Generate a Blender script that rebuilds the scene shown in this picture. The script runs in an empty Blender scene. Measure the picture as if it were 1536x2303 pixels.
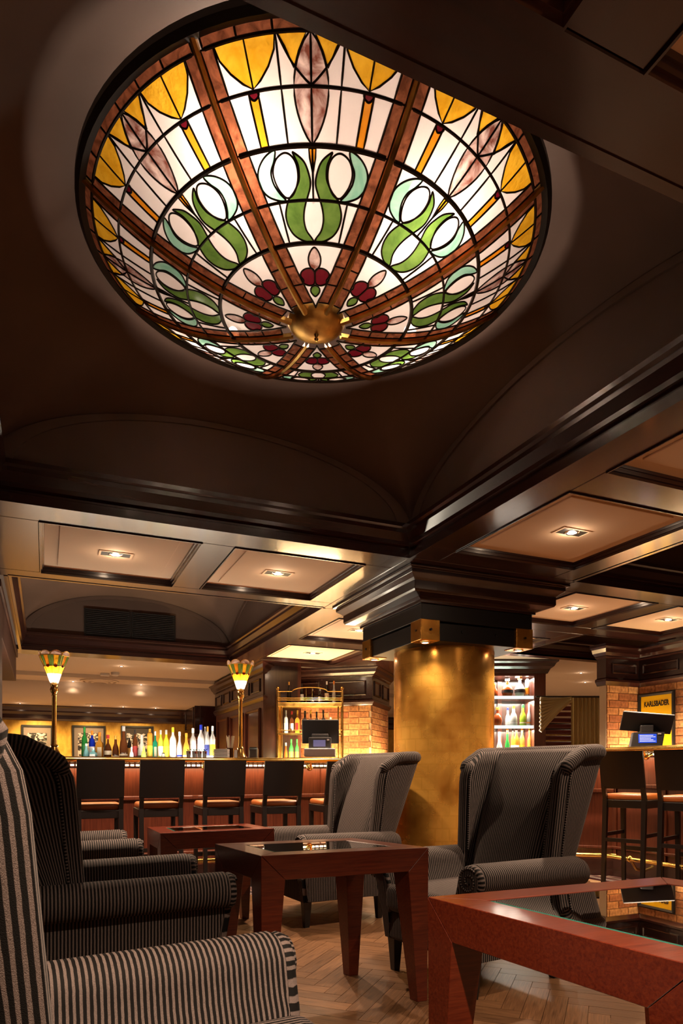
import bpy, bmesh, math, random
from mathutils import Vector, Matrix
random.seed(7)
SC = bpy.context.scene
COL = SC.collection
# ---------------------------------------------------------------- camera
F, YH, HC = 1536.0, 1733.0, 1.05
TH = math.atan(668 / 1536)
SN, CS = math.sin(TH), math.cos(TH)
cd = bpy.data.cameras.new('camera')
cam = bpy.data.objects.new('camera', cd)
COL.objects.link(cam)
cam.location = (0, 0, HC)
cam.rotation_euler = (math.pi / 2, 0, -TH)
cd.sensor_fit = 'HORIZONTAL'
cd.sensor_width = 24
cd.lens = 24
cd.shift_y = (YH - 1151.5) / 1536
cd.clip_start = 0.02
SC.camera = cam
# ---------------------------------------------------------------- world, exposure
w = bpy.data.worlds.new('world')
SC.world = w
w.use_nodes = True
w.node_tree.nodes['Background'].inputs[0].default_value = (1.0, 0.62, 0.40, 1)
w.node_tree.nodes['Background'].inputs[1].default_value = 0.085
SC.view_settings.view_transform = 'Standard'
SC.view_settings.look = 'None'
SC.view_settings.gamma = 1
SC.view_settings.exposure = 0.5
try:
    SC.view_settings.use_curve_mapping = False
except Exception:
    pass
SC.cycles.max_bounces = 10
SC.cycles.transparent_max_bounces = 24
SC.cycles.use_denoising = True
SC.cycles.sample_clamp_indirect = 6
SC.cycles.caustics_reflective = False
SC.cycles.caustics_refractive = False
SPOT_W = 250.0       # every recessed downlight
BOWL_W = 17.0        # every bulb in the glass bowl
WARM = (1.0, 0.70, 0.47)


def P(px, d):
    t = (px - 768) / F
    return (d * (CS * t + SN), d * (CS - SN * t))


def Zy(py, d):
    return HC + (YH - py) * d / F


# ---------------------------------------------------------------- materials
def mat(name, col=(.5, .5, .5), rough=.5, metal=0.0, spec=.5, emit=None, es=0, **kw):
    m = bpy.data.materials.new(name)
    m.use_nodes = True
    b = m.node_tree.nodes['Principled BSDF']
    b.inputs['Base Color'].default_value = (*col, 1)
    b.inputs['Roughness'].default_value = rough
    b.inputs['Metallic'].default_value = metal
    b.inputs['Specular IOR Level'].default_value = spec
    if emit:
        b.inputs['Emission Color'].default_value = (*emit, 1)
        b.inputs['Emission Strength'].default_value = es
    for k, v in kw.items():
        b.inputs[k.replace('_', ' ')].default_value = v
    return m


def nd(m, t, **kw):
    n = m.node_tree.nodes.new(t)
    for k, v in kw.items():
        setattr(n, k, v)
    return n


def lk(m, a, b):
    m.node_tree.links.new(a, b)


def ramp(m, fac, stops, interp='LINEAR'):
    r = nd(m, 'ShaderNodeValToRGB')
    r.color_ramp.interpolation = interp
    e = r.color_ramp.elements
    while len(e) < len(stops):
        e.new(0.5)
    for i, (p, c) in enumerate(stops):
        e[i].position = p
        e[i].color = (*c, 1) if len(c) == 3 else c
    lk(m, fac, r.inputs[0])
    return r


def noise(m, scale, stretch=(1, 1, 1), detail=4, coord='Object', dist=0, rot=(0, 0, 0)):
    tc = nd(m, 'ShaderNodeTexCoord')
    mp = nd(m, 'ShaderNodeMapping')
    mp.inputs['Scale'].default_value = stretch
    mp.inputs['Rotation'].default_value = rot
    lk(m, tc.outputs[coord], mp.inputs[0])
    n = nd(m, 'ShaderNodeTexNoise')
    n.inputs['Scale'].default_value = scale
    n.inputs['Detail'].default_value = detail
    n.inputs['Distortion'].default_value = dist
    lk(m, mp.outputs[0], n.inputs['Vector'])
    return n


def bump(m, h, strength=.2, dist=.01):
    b = nd(m, 'ShaderNodeBump')
    b.inputs['Strength'].default_value = strength
    b.inputs['Distance'].default_value = dist
    lk(m, h, b.inputs['Height'])
    lk(m, b.outputs[0], m.node_tree.nodes['Principled BSDF'].inputs['Normal'])


def wood(name, c1, c2, rough=.35, stretch=(1, 12, 12), scale=3, rnd=0.0, coat=0.0, spec=.5, bmp=.08):
    m = mat(name, c1, rough, spec=spec)
    b = m.node_tree.nodes['Principled BSDF']
    n = noise(m, scale, stretch, 6, dist=.6)
    r = ramp(m, n.outputs[0], [(.3, c1), (.7, c2)])
    out = r.outputs[0]
    if rnd:
        oi = nd(m, 'ShaderNodeObjectInfo')
        mr = nd(m, 'ShaderNodeMapRange')
        mr.inputs['To Min'].default_value = 1 - rnd
        mr.inputs['To Max'].default_value = 1 + rnd
        lk(m, oi.outputs['Random'], mr.inputs[0])
        hs = nd(m, 'ShaderNodeHueSaturation')
        lk(m, out, hs.inputs['Color'])
        lk(m, mr.outputs[0], hs.inputs['Value'])
        out = hs.outputs[0]
    lk(m, out, b.inputs['Base Color'])
    bump(m, n.outputs[0], bmp, .004)
    if coat:
        b.inputs['Coat Weight'].default_value = coat
        b.inputs['Coat Roughness'].default_value = .12
    return m


def thin_glass(name, tint=(.95, .97, .96), gloss=1.0, rough=.02, ior=1.5):
    m = bpy.data.materials.new(name)
    m.use_nodes = True
    nt = m.node_tree
    for n in list(nt.nodes):
        nt.nodes.remove(n)
    o = nd(m, 'ShaderNodeOutputMaterial')
    tr = nd(m, 'ShaderNodeBsdfTransparent')
    tr.inputs[0].default_value = (*tint, 1)
    gl = nd(m, 'ShaderNodeBsdfGlossy')
    gl.inputs['Roughness'].default_value = rough
    gl.inputs['Color'].default_value = (gloss, gloss, gloss, 1)
    fr = nd(m, 'ShaderNodeFresnel')
    fr.inputs[0].default_value = ior
    mx = nd(m, 'ShaderNodeMixShader')
    lk(m, fr.outputs[0], mx.inputs[0])
    lk(m, tr.outputs[0], mx.inputs[1])
    lk(m, gl.outputs[0], mx.inputs[2])
    lk(m, mx.outputs[0], o.inputs[0])
    return m


def stained(name, c1, c2, scale=8, trans=.10, stretch=(1, 1, 1), rippled=0.0):
    """leaded glass: light comes through it from the bulbs behind"""
    m = bpy.data.materials.new(name)
    m.use_nodes = True
    nt = m.node_tree
    for n in list(nt.nodes):
        nt.nodes.remove(n)
    o = nd(m, 'ShaderNodeOutputMaterial')
    n = noise(m, scale, stretch, 5, coord='Object', dist=1.2)
    r = ramp(m, n.outputs[0], [(.35, c1), (.65, c2)])
    tl = nd(m, 'ShaderNodeBsdfTranslucent')
    lk(m, r.outputs[0], tl.inputs[0])
    df = nd(m, 'ShaderNodeBsdfDiffuse')
    lk(m, r.outputs[0], df.inputs[0])
    tp = nd(m, 'ShaderNodeBsdfTransparent')
    lk(m, r.outputs[0], tp.inputs[0])
    gl = nd(m, 'ShaderNodeBsdfGlossy')
    gl.inputs['Roughness'].default_value = .12
    m1 = nd(m, 'ShaderNodeMixShader')
    m1.inputs[0].default_value = .15
    lk(m, tl.outputs[0], m1.inputs[1])
    lk(m, df.outputs[0], m1.inputs[2])
    m2 = nd(m, 'ShaderNodeMixShader')
    m2.inputs[0].default_value = trans
    lk(m, m1.outputs[0], m2.inputs[1])
    lk(m, tp.outputs[0], m2.inputs[2])
    m3 = nd(m, 'ShaderNodeMixShader')
    m3.inputs[0].default_value = .04
    lk(m, m2.outputs[0], m3.inputs[1])
    lk(m, gl.outputs[0], m3.inputs[2])
    lk(m, m3.outputs[0], o.inputs[0])
    if rippled:
        n2 = noise(m, 45, (1, 1, 1), 2)
        bp = nd(m, 'ShaderNodeBump')
        bp.inputs['Strength'].default_value = rippled
        bp.inputs['Distance'].default_value = .01
        lk(m, n2.outputs[0], bp.inputs['Height'])
        for k in (tl, df, gl):
            lk(m, bp.outputs[0], k.inputs['Normal'])
    return m


def fabric(name, dark, light, period):
    m = mat(name, dark, .75, spec=.15)
    b = m.node_tree.nodes['Principled BSDF']
    tc = nd(m, 'ShaderNodeTexCoord')
    sx = nd(m, 'ShaderNodeSeparateXYZ')
    lk(m, tc.outputs['UV'], sx.inputs[0])
    wob = noise(m, 60, (1, 1, 1), 2)
    mm = nd(m, 'ShaderNodeMath', operation='MULTIPLY_ADD')
    lk(m, wob.outputs[0], mm.inputs[0])
    mm.inputs[1].default_value = period * .12
    lk(m, sx.outputs[0], mm.inputs[2])
    dv = nd(m, 'ShaderNodeMath', operation='DIVIDE')
    lk(m, mm.outputs[0], dv.inputs[0])
    dv.inputs[1].default_value = period
    fr = nd(m, 'ShaderNodeMath', operation='FRACT')
    lk(m, dv.outputs[0], fr.inputs[0])
    r = ramp(m, fr.outputs[0], [(0, dark), (.50, dark), (.56, light), (.95, light), (1.0, dark)])
    wv = noise(m, 900, (1, 1, 1), 2)
    r2 = ramp(m, wv.outputs[0], [(.3, (.45, .45, .45)), (.7, (1.5, 1.5, 1.5))])
    mx = nd(m, 'ShaderNodeMix', data_type='RGBA', blend_type='MULTIPLY')
    mx.inputs[0].default_value = .8
    lk(m, r.outputs[0], mx.inputs[6])
    lk(m, r2.outputs[0], mx.inputs[7])
    lk(m, mx.outputs[2], b.inputs['Base Color'])
    b.inputs['Sheen Weight'].default_value = .03
    b.inputs['Sheen Roughness'].default_value = .4
    bump(m, wv.outputs[0], .35, .002)
    return m


M = {}
M['dark_wood'] = wood('dark_mahogany', (.018, .005, .004), (.046, .012, .009), .27, (1, 14, 14), 2.5, coat=.5, bmp=.03)
M['dark_wood_y'] = wood('dark_mahogany_lengthwise', (.018, .005, .004), (.046, .012, .009), .27, (14, 1, 14), 2.5, coat=.5, bmp=.03)
M['dark_wood_z'] = wood('dark_mahogany_upright', (.016, .005, .0035), (.04, .012, .008), .3, (14, 14, 1), 2.5, coat=.4, bmp=.03)
M['matt_red'] = wood('matt_dark_mahogany', (.03, .008, .005), (.06, .015, .009), .6, (14, 14, 1), 2.5, bmp=.03)
M['red_wood'] = wood('red_mahogany', (.06, .012, .006), (.12, .026, .012), .36, (24, 24, 1.2), 4, coat=.25)
M['table_wood'] = wood('cherry_table_wood', (.058, .0065, .003), (.115, .018, .006), .28, (1.5, 22, 22), 6, coat=.25, bmp=.1)
M['black_wood'] = mat('black_stained_wood', (.006, .004, .004), .35)
M['black_paint'] = mat('black_satin_paint', (.005, .005, .006), .42)
M['oak'] = wood('oak_plank', (.065, .031, .014), (.165, .082, .038), .34, (2, 38, 38), 4, rnd=.22, bmp=.12)
M['cream'] = mat('cream_ceiling_paint', (.84, .64, .46), .8)
M['cream_white'] = mat('pale_hall_ceiling_paint', (.62, .52, .42), .8)
M['leather'] = mat('orange_brown_leather', (.42, .12, .03), .3)
M['chrome'] = mat('chrome', (.7, .7, .7), .2, 1)
M['white'] = mat('white_paper', (.75, .72, .70), .6)
M['grey_plastic'] = mat('dark_grey_plastic', (.035, .034, .036), .4)
M['mat_black'] = mat('matt_black_plastic', (.008, .008, .009), .5)
M['glass'] = thin_glass('clear_glass')
M['table_glass'] = thin_glass('table_glass', (.62, .70, .66), 1.0, .01, 1.75)
M['glass_edge'] = mat('green_glass_edge', (.02, .10, .08), .08, spec=.9)
M['shelf_glass'] = thin_glass('shelf_glass', (.75, .9, .88), 1.0, .05, 1.6)
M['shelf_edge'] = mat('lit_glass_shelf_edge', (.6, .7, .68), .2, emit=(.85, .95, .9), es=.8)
M['bulb'] = mat('lit_lamp', (1, 1, 1), emit=(1, .82, .62), es=60)
M['bulb_small'] = mat('lit_hall_lamp', (1, 1, 1), emit=(1, .82, .62), es=18)
M['led'] = mat('lit_led_tape', (1, 1, 1), emit=(1, .78, .42), es=9)
M['led_white'] = mat('lit_white_led_tape', (1, 1, 1), emit=(1, .88, .70), es=10)
M['mortar'] = mat('pale_mortar', (.50, .38, .25), .9)
M['lead'] = mat('dark_lead_came', (.035, .026, .02), .45, .7)
M['plaster'] = mat('plaster_white', (.6, .55, .5), .8)

m = M['vault'] = mat('brown_vault_plaster', (.30, .19, .145), .75)
n = noise(m, 1.6, (1, 1, 1), 5)
r = ramp(m, n.outputs[0], [(.3, (.115, .072, .055)), (.7, (.16, .10, .078))])
lk(m, r.outputs[0], m.node_tree.nodes['Principled BSDF'].inputs['Base Color'])

m = M['brick'] = mat('orange_brick', (.42, .17, .06), .85)
oi = nd(m, 'ShaderNodeObjectInfo')
r = ramp(m, oi.outputs['Random'], [(0, (.30, .095, .035)), (.35, (.46, .19, .07)), (.7, (.58, .27, .10)), (1, (.66, .36, .15))])
n = noise(m, 30, (1, 1, 1), 5)
r2 = ramp(m, n.outputs[0], [(.3, (.55, .5, .5)), (.65, (1.1, 1.1, 1.1))])
mx = nd(m, 'ShaderNodeMix', data_type='RGBA', blend_type='MULTIPLY')
mx.inputs[0].default_value = 1
lk(m, r.outputs[0], mx.inputs[6])
lk(m, r2.outputs[0], mx.inputs[7])
lk(m, mx.outputs[2], m.node_tree.nodes['Principled BSDF'].inputs['Base Color'])
bump(m, n.outputs[0], .5, .01)


def metal_gold(name, c1, c2, rough, bmpv=.15, sc=14, met=1.0):
    m = mat(name, c1, rough, met)
    b = m.node_tree.nodes['Principled BSDF']
    n = noise(m, sc, (1, 1, 1), 6, dist=.4)
    r = ramp(m, n.outputs[0], [(.3, c1), (.62, c2)])
    lk(m, r.outputs[0], b.inputs['Base Color'])
    mr = nd(m, 'ShaderNodeMapRange')
    mr.inputs['To Min'].default_value = rough - .06
    mr.inputs['To Max'].default_value = rough + .16
    lk(m, n.outputs[0], mr.inputs[0])
    lk(m, mr.outputs[0], b.inputs['Roughness'])
    bump(m, n.outputs[0], bmpv, .003)
    return m


M['brass'] = metal_gold('polished_brass', (.72, .42, .10), (.95, .66, .22), .16, .03, 5)
M['old_brass'] = metal_gold('worn_brass', (.40, .20, .05), (.85, .52, .14), .3, .1, 10)
M['copper'] = metal_gold('copper_foil', (.30, .085, .035), (.62, .22, .09), .34, .2, 30)
M['gold'] = metal_gold('gold_leaf', (.46, .17, .02), (1.0, .53, .10), .22, .05, 3.2, .75)
# gold leaf laid in squares: add faint seams
m = M['gold']
b = m.node_tree.nodes['Principled BSDF']
old = b.inputs['Base Color'].links[0].from_socket
tc = nd(m, 'ShaderNodeTexCoord')
bt = nd(m, 'ShaderNodeTexBrick')
bt.inputs['Scale'].default_value = 1
bt.inputs['Mortar Size'].default_value = .006
bt.inputs['Brick Width'].default_value = .11
bt.inputs['Row Height'].default_value = .10
bt.inputs['Color1'].default_value = (1, 1, 1, 1)
bt.inputs['Color2'].default_value = (.80, .74, .66, 1)
bt.inputs['Mortar'].default_value = (.80, .70, .5, 1)
bt.inputs['Bias'].default_value = -.3
lk(m, tc.outputs['UV'], bt.inputs[0])
mx = nd(m, 'ShaderNodeMix', data_type='RGBA', blend_type='MULTIPLY')
mx.inputs[0].default_value = .35
lk(m, old, mx.inputs[6])
lk(m, bt.outputs[0], mx.inputs[7])
lk(m, mx.outputs[2], b.inputs['Base Color'])

m = M['gold_wall'] = mat('gold_wallpaper', (.62, .38, .06), .5)
n = noise(m, 14, (1, 1, .5), 6)
r = ramp(m, n.outputs[0], [(.3, (.50, .27, .03)), (.7, (.74, .46, .08))])
lk(m, r.outputs[0], m.node_tree.nodes['Principled BSDF'].inputs['Base Color'])

m = M['photo'] = mat('black_and_white_photo_print', (.3, .3, .3), .4)
n = noise(m, 9, (1, 1, 1.6), 3, dist=1.5)
r = ramp(m, n.outputs[0], [(.45, (.015, .014, .014)), (.5, (.20, .18, .17)), (.56, (.60, .52, .48))])
lk(m, r.outputs[0], m.node_tree.nodes['Principled BSDF'].inputs['Base Color'])

m = M['carpet'] = mat('striped_carpet', (.2, .1, .1), .95)
n = noise(m, 26, (1, .02, 1), 0)
r = ramp(m, n.outputs[0], [(0, (.05, .01, .015)), (.40, (.30, .24, .2)), (.46, (.02, .02, .06)), (.52, (.22, .05, .04)), (.57, (.4, .33, .26)), (.61, (.03, .02, .03))], 'CONSTANT')
lk(m, r.outputs[0], m.node_tree.nodes['Principled BSDF'].inputs['Base Color'])

m = M['curtain'] = mat('olive_gold_curtain', (.36, .26, .09), .45, spec=.7)
M['red_slat'] = mat('dark_red_slat', (.10, .008, .010), .5)
M['fab'] = fabric('grey_and_black_striped_fabric', (.002, .0016, .0016), (.115, .090, .084), .0128)
M['fab_arm'] = M['fab']
G = {}
G['white'] = stained('opal_white_glass', (.86, .74, .70), (.95, .86, .82), 3, .10)
G['amber'] = stained('amber_glass', (.74, .36, .012), (.88, .48, .03), 14, .06, rippled=.6)
G['orange'] = stained('orange_glass', (.62, .20, .01), (.80, .30, .015), 10, .05)
G['brown'] = stained('streaky_brown_glass', (.20, .06, .04), (.84, .64, .58), 11, .04, (1, 1, 2))
G['green'] = stained('moss_green_glass', (.065, .13, .022), (.12, .20, .04), 10, .04)
G['teal'] = stained('teal_glass', (.20, .42, .30), (.34, .56, .43), 12, .04)
G['red'] = stained('ruby_glass', (.09, .004, .010), (.15, .008, .016), 8, .03)
G['copper'] = stained('copper_brown_glass', (.09, .026, .012), (.24, .075, .034), 22, .03, rippled=.4)
# ---------------------------------------------------------------- builders


class MB:
    def __init__(s):
        s.v = []
        s.f = []
        s.uv = {}

    def add(s, vs, fs, uvs=None):
        o = len(s.v)
        s.v += [tuple(v) for v in vs]
        for i, f in enumerate(fs):
            s.f.append(tuple(o + k for k in f))
            if uvs:
                s.uv[len(s.f) - 1] = uvs[i]
        return s

    def box(s, x0, x1, y0, y1, z0, z1):
        vs = [(x, y, z) for z in (z0, z1) for y in (y0, y1) for x in (x0, x1)]
        return s.add(vs, [(0, 2, 3, 1), (4, 5, 7, 6), (0, 1, 5, 4), (2, 6, 7, 3), (0, 4, 6, 2), (1, 3, 7, 5)])

    def prism(s, poly, z0, z1, top=None):
        n = len(poly)
        top = top or poly
        vs = [(x, y, z0) for x, y in poly] + [(x, y, z1) for x, y in top]
        fs = [tuple(reversed(range(n))), tuple(range(n, 2 * n))] + [(i, (i + 1) % n, n + (i + 1) % n, n + i) for i in range(n)]
        return s.add(vs, fs)

    def lathe(s, prof, seg=24, c=(0, 0, 0), uv=False):
        vs, fs, uvs = [], [], []
        n = len(prof)
        for i in range(seg):
            a = 2 * math.pi * i / seg
            for r, z in prof:
                vs.append((c[0] + r * math.cos(a), c[1] + r * math.sin(a), c[2] + z))
        for i in range(seg):
            j = (i + 1) % seg
            for k in range(n - 1):
                fs.append((i * n + k, j * n + k, j * n + k + 1, i * n + k + 1))
                u0, u1 = i / seg * 2 * math.pi * prof[k][0], (i + 1) / seg * 2 * math.pi * prof[k][0]
                uvs.append([(u0, prof[k][1]), (u1, prof[k][1]), (u1, prof[k + 1][1]), (u0, prof[k + 1][1])])
        return s.add(vs, fs, uvs if uv else None)

    def tube(s, path, r, seg=8, closed=False, uvlen=False, squash=1.0):
        path = [Vector(p) for p in path]
        n = len(path)
        vs, fs, uvs = [], [], []
        L = [0]
        for i in range(1, n + (1 if closed else 0)):
            L.append(L[-1] + (path[i % n] - path[i - 1]).length)
        up = Vector((0, 0, 1))
        rr = r if isinstance(r, (list, tuple)) else [r] * n
        for i, p in enumerate(path):
            a = path[(i - 1) % n] if (i > 0 or closed) else p
            b = path[(i + 1) % n] if (i < n - 1 or closed) else p
            t = (b - a).normalized() if (b - a).length > 1e-9 else Vector((1, 0, 0))
            u = up if abs(t.dot(up)) < .95 else Vector((1, 0, 0))
            x = t.cross(u).normalized()
            y = x.cross(t).normalized()
            for k in range(seg):
                an = 2 * math.pi * k / seg
                vs.append(p + x * rr[i] * math.cos(an) + y * rr[i] * squash * math.sin(an))
        m_ = n if closed else n - 1
        for i in range(m_):
            j = (i + 1) % n
            for k in range(seg):
                l = (k + 1) % seg
                fs.append((i * seg + k, i * seg + l, j * seg + l, j * seg + k))
                uvs.append([(L[i], k * .01), (L[i], (k + 1) * .01), (L[i + 1], (k + 1) * .01), (L[i + 1], k * .01)])
        if not closed:
            fs.append(tuple(range(seg)))
            uvs.append([(L[0], 0)] * seg)
            fs.append(tuple(reversed(range((n - 1) * seg, n * seg))))
            uvs.append([(L[-1], 0)] * seg)
        return s.add(vs, fs, uvs)

    def sweep(s, path, prof, closed=False):
        """prof: (offset to the left of travel, z) swept along a flat xy path with mitred corners"""
        n = len(path)
        vs, fs = [], []
        for i in range(n):
            p = Vector(path[i]).to_2d()
            a = Vector(path[(i - 1) % n]).to_2d() if (i > 0 or closed) else None
            b = Vector(path[(i + 1) % n]).to_2d() if (i < n - 1 or closed) else None
            d1 = (p - a).normalized() if a is not None else (b - p).normalized()
            d2 = (b - p).normalized() if b is not None else d1
            n1 = Vector((-d1.y, d1.x))
            n2 = Vector((-d2.y, d2.x))
            mt = (n1 + n2)
            mt = mt / max(mt.dot(n1), .2)
            for o, z in prof:
                q = p + mt * o
                vs.append((q.x, q.y, z))
        k = len(prof)
        for i in range(n if closed else n - 1):
            j = (i + 1) % n
            for q in range(k):
                r_ = (q + 1) % k
                fs.append((i * k + q, j * k + q, j * k + r_, i * k + r_))
        if not closed:
            fs.append(tuple(reversed(range(k))))
            fs.append(tuple(range((n - 1) * k, n * k)))
        return s.add(vs, fs)

    def build(s, name, m, parent=None, loc=(0, 0, 0), rot=0, smooth=None, bevel=0, segs=2, stripe=False):
        me = bpy.data.meshes.new(name)
        me.from_pydata(s.v, [], s.f)
        if s.uv or stripe:
            ul = me.uv_layers.new(name='UVMap')
            for p in me.polygons:
                q = s.uv.get(p.index)
                for k, li in enumerate(p.loop_indices):
                    if q:
                        ul.data[li].uv = q[k]
                    elif stripe:
                        co = me.vertices[me.loops[li].vertex_index].co
                        nx, ny, nz = map(abs, p.normal)
                        if ny > nx and ny > nz:
                            ul.data[li].uv = (co.x, co.z)
                        else:
                            ul.data[li].uv = (co.y, co.z)
        bm = bmesh.new()
        bm.from_mesh(me)
        bmesh.ops.recalc_face_normals(bm, faces=bm.faces)
        bm.to_mesh(me)
        bm.free()
        me.materials.append(m)
        o = bpy.data.objects.new(name, me)
        COL.objects.link(o)
        o.location = loc
        o.rotation_euler = (0, 0, rot)
        if parent:
            o.parent = parent
        if smooth:
            for p in me.polygons:
                p.use_smooth = True
            me.set_sharp_from_angle(angle=math.radians(smooth))
        if bevel:
            bv = o.modifiers.new('bevel', 'BEVEL')
            bv.width = bevel
            bv.segments = segs
            bv.limit_method = 'ANGLE'
            bv.angle_limit = math.radians(40)
            if segs > 2:
                for p in me.polygons:
                    p.use_smooth = True
        return o


def tag(o, label=None, cat=None, group=None, kind=None):
    if label:
        o['label'] = label
    if cat:
        o['category'] = cat
    if group:
        o['group'] = group
    if kind:
        o['kind'] = kind
    return o


def thing(name, label=None, cat=None, loc=(0, 0, 0), rot=0, group=None, kind=None):
    o = bpy.data.objects.new(name, None)
    o.empty_display_size = .1
    COL.objects.link(o)
    o.location = loc
    o.rotation_euler = (0, 0, rot)
    return tag(o, label, cat, group, kind)


def box(name, m, x0, x1, y0, y1, z0, z1, parent=None, bevel=0, **kw):
    return MB().box(x0, x1, y0, y1, z0, z1).build(name, m, parent, bevel=bevel, **kw)


def copy_tree(o, parent=None):
    c = o.copy()
    COL.objects.link(c)
    if parent:
        c.parent = parent
    for ch in list(o.children):
        copy_tree(ch, c)
    return c


def light(kind, loc, energy, color=WARM, parent=None, size=.05, spot=None, blend=.6, rot=(0, 0, 0), sy=None):
    ld = bpy.data.lights.new('lamp_light', kind)
    ld.energy = energy
    ld.color = color
    if kind == 'AREA':
        ld.shape = 'RECTANGLE'
        ld.size = size
        ld.size_y = sy or size
    else:
        ld.shadow_soft_size = size
    if spot:
        ld.spot_size = math.radians(spot)
        ld.spot_blend = blend
    o = bpy.data.objects.new('lamp_light', ld)
    COL.objects.link(o)
    o.location = loc
    o.rotation_euler = rot
    if parent:
        o.parent = parent
    return o
# ================================================================ SETTING
SOF = 2.5
# floor ----------------------------------------------------------------
floor = thing('floor', kind='structure')
box('subfloor', mat('oak_subfloor', (.30, .18, .10), .6), -4, 16, -6, 16.5, -.06, -.012, floor)
box('floor_board_field', mat('bounce_floor_behind', (.40, .25, .14), .5), -4, 16, -6, -.6, -.012, 0, floor)  # unseen floor, made paler than the planks to bounce light upwards
PW, PL = .09, .45
plk = {}
for key, (lx, ly) in {'h': (PL, PW), 'v': (PW, PL)}.items():
    g = .0012
    mb = MB().box(g, lx - g, g, ly - g, -.012, 0)
    o = mb.build('plank_mesh', M['oak'])
    plk[key] = o.data
    bpy.data.objects.remove(o)
# the 'v' plank is the 'h' mesh turned, so that the grain follows it
ang = math.radians(45)
ca, sa = math.cos(ang), math.sin(ang)
cand = []
for sft in range(-14, 16):
    for i in range(-110, 130):
        for key in 'hv':
            x0, y0 = (i * PW, i * PW) if key == 'h' else (i * PW, i * PW)
            x0 += sft * 2 * PL
            cx, cy = (x0 + PL / 2, y0 + PW / 2) if key == 'h' else (x0 - PW / 2, y0 + PL / 2)
            X, Y = ca * cx - sa * cy, sa * cx + ca * cy
            if not (-.5 < X < 4.9 and -.6 < Y < 5.6):
                continue
            d = X * SN + Y * CS
            r = X * CS - Y * SN
            vis = False
            if d > 2.3:
                px, py = 768 + F * r / d, YH + F * HC / d
                vis = 500 < px < 1560 and py < 2330
            cand.append((0 if vis else 1, d, key, x0, y0, X, Y))
cand.sort()
rest = MB()
n_ind = 0
for v, d, key, x0, y0, X, Y in cand:
    if key == 'h':
        lx, ly, a2 = x0, y0, 0
    else:
        lx, ly, a2 = x0, y0, math.pi / 2
    wx, wy = ca * lx - sa * ly, sa * lx + ca * ly
    if v == 0 and n_ind < 290:
        o = bpy.data.objects.new('plank', plk['h'])
        COL.objects.link(o)
        o.location = (wx, wy, random.uniform(-.0006, 0))
        o.rotation_euler = (0, 0, ang + a2)
        o.parent = floor
        n_ind += 1
    else:
        A = ang + a2
        cA, sA = math.cos(A), math.sin(A)
        g = .0012
        pts = [(g, g), (PL - g, g), (PL - g, PW - g), (g, PW - g)]
        rest.prism([(wx + cA * a - sA * b, wy + sA * a + cA * b) for a, b in pts], -.012, 0)
o = rest.build('oak_planks', M['oak'], floor)
o['kind'] = 'stuff'
print('planks', n_ind, len(cand))
box('striped_carpet', M['carpet'], -.3, 5.3, 5.6, 8.6, -.012, .004, floor)
box('carpet_field', M['carpet'], 4.9, 8, 1.0, 5.6, -.012, .004, floor)
box('back_floor', mat('beige_bounce_floor', (.5, .38, .27), .8), -4, 16, 8.6, 16, -.012, .003, floor)  # beige chosen so that it bounces light onto the hall ceiling

# ceiling ----------------------------------------------------------------
ceil = thing('ceiling', kind='structure')
CM = []     # coffers: centre of every panel with its lamp


def zone(x0, x1, y0, y1, opens, along='x'):
    """boards of the lower ceiling between and around coffers (all seen from below)"""
    T = .05

    def bd(a, b, c, d, mt):
        if b - a > .01 and d - c > .01:
            g = .0015
            box('beam_board', M[mt], a + g, b - g, c + g, d - g, SOF, SOF + T, ceil, bevel=.003, segs=1)
    if not opens:
        bd(x0, x1, y0, y1, 'dark_wood')
        return
    if along == 'x':
        ya, yb = opens[0][2], opens[0][3]
        bd(x0, x1, y0, ya, 'dark_wood')
        bd(x0, x1, yb, y1, 'dark_wood')
        cur = x0
        for (a, b, c, d) in opens:
            bd(cur, a, ya, yb, 'dark_wood_y')
            cur = b
        bd(cur, x1, ya, yb, 'dark_wood_y')
    else:
        xa, xb = opens[0][0], opens[0][1]
        bd(x0, xa, y0, y1, 'dark_wood_y')
        bd(xb, x1, y0, y1, 'dark_wood_y')
        cur = y0
        for (a, b, c, d) in opens:
            bd(xa, xb, cur, c, 'dark_wood')
            cur = d
        bd(xa, xb, cur, y1, 'dark_wood')
    for (a, b, c, d) in opens:
        # stepped moulding round the coffer, the cream panel in it and its raised field
        prof = [(0, SOF - .008), (0, SOF + .045), (.030, SOF + .045), (.026, SOF + .026), (.018, SOF + .026), (.015, SOF + .008), (.007, SOF + .008), (.006, SOF - .008)]
        MB().sweep([(a, c), (b, c), (b, d), (a, d)], prof, True).build('coffer_moulding', M['dark_wood'], ceil)
        box('coffer_panel', M['cream'], a + .001, b - .001, c + .001, d - .001, SOF + .040, SOF + .052, ceil)
        i_ = .115
        MB().box(a + i_, b - i_, c + i_, d - i_, SOF + .030, SOF + .040).build('raised_panel', M['cream'], ceil, bevel=.004)
        CM.append(((a + b) / 2, (c + d) / 2))


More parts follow.
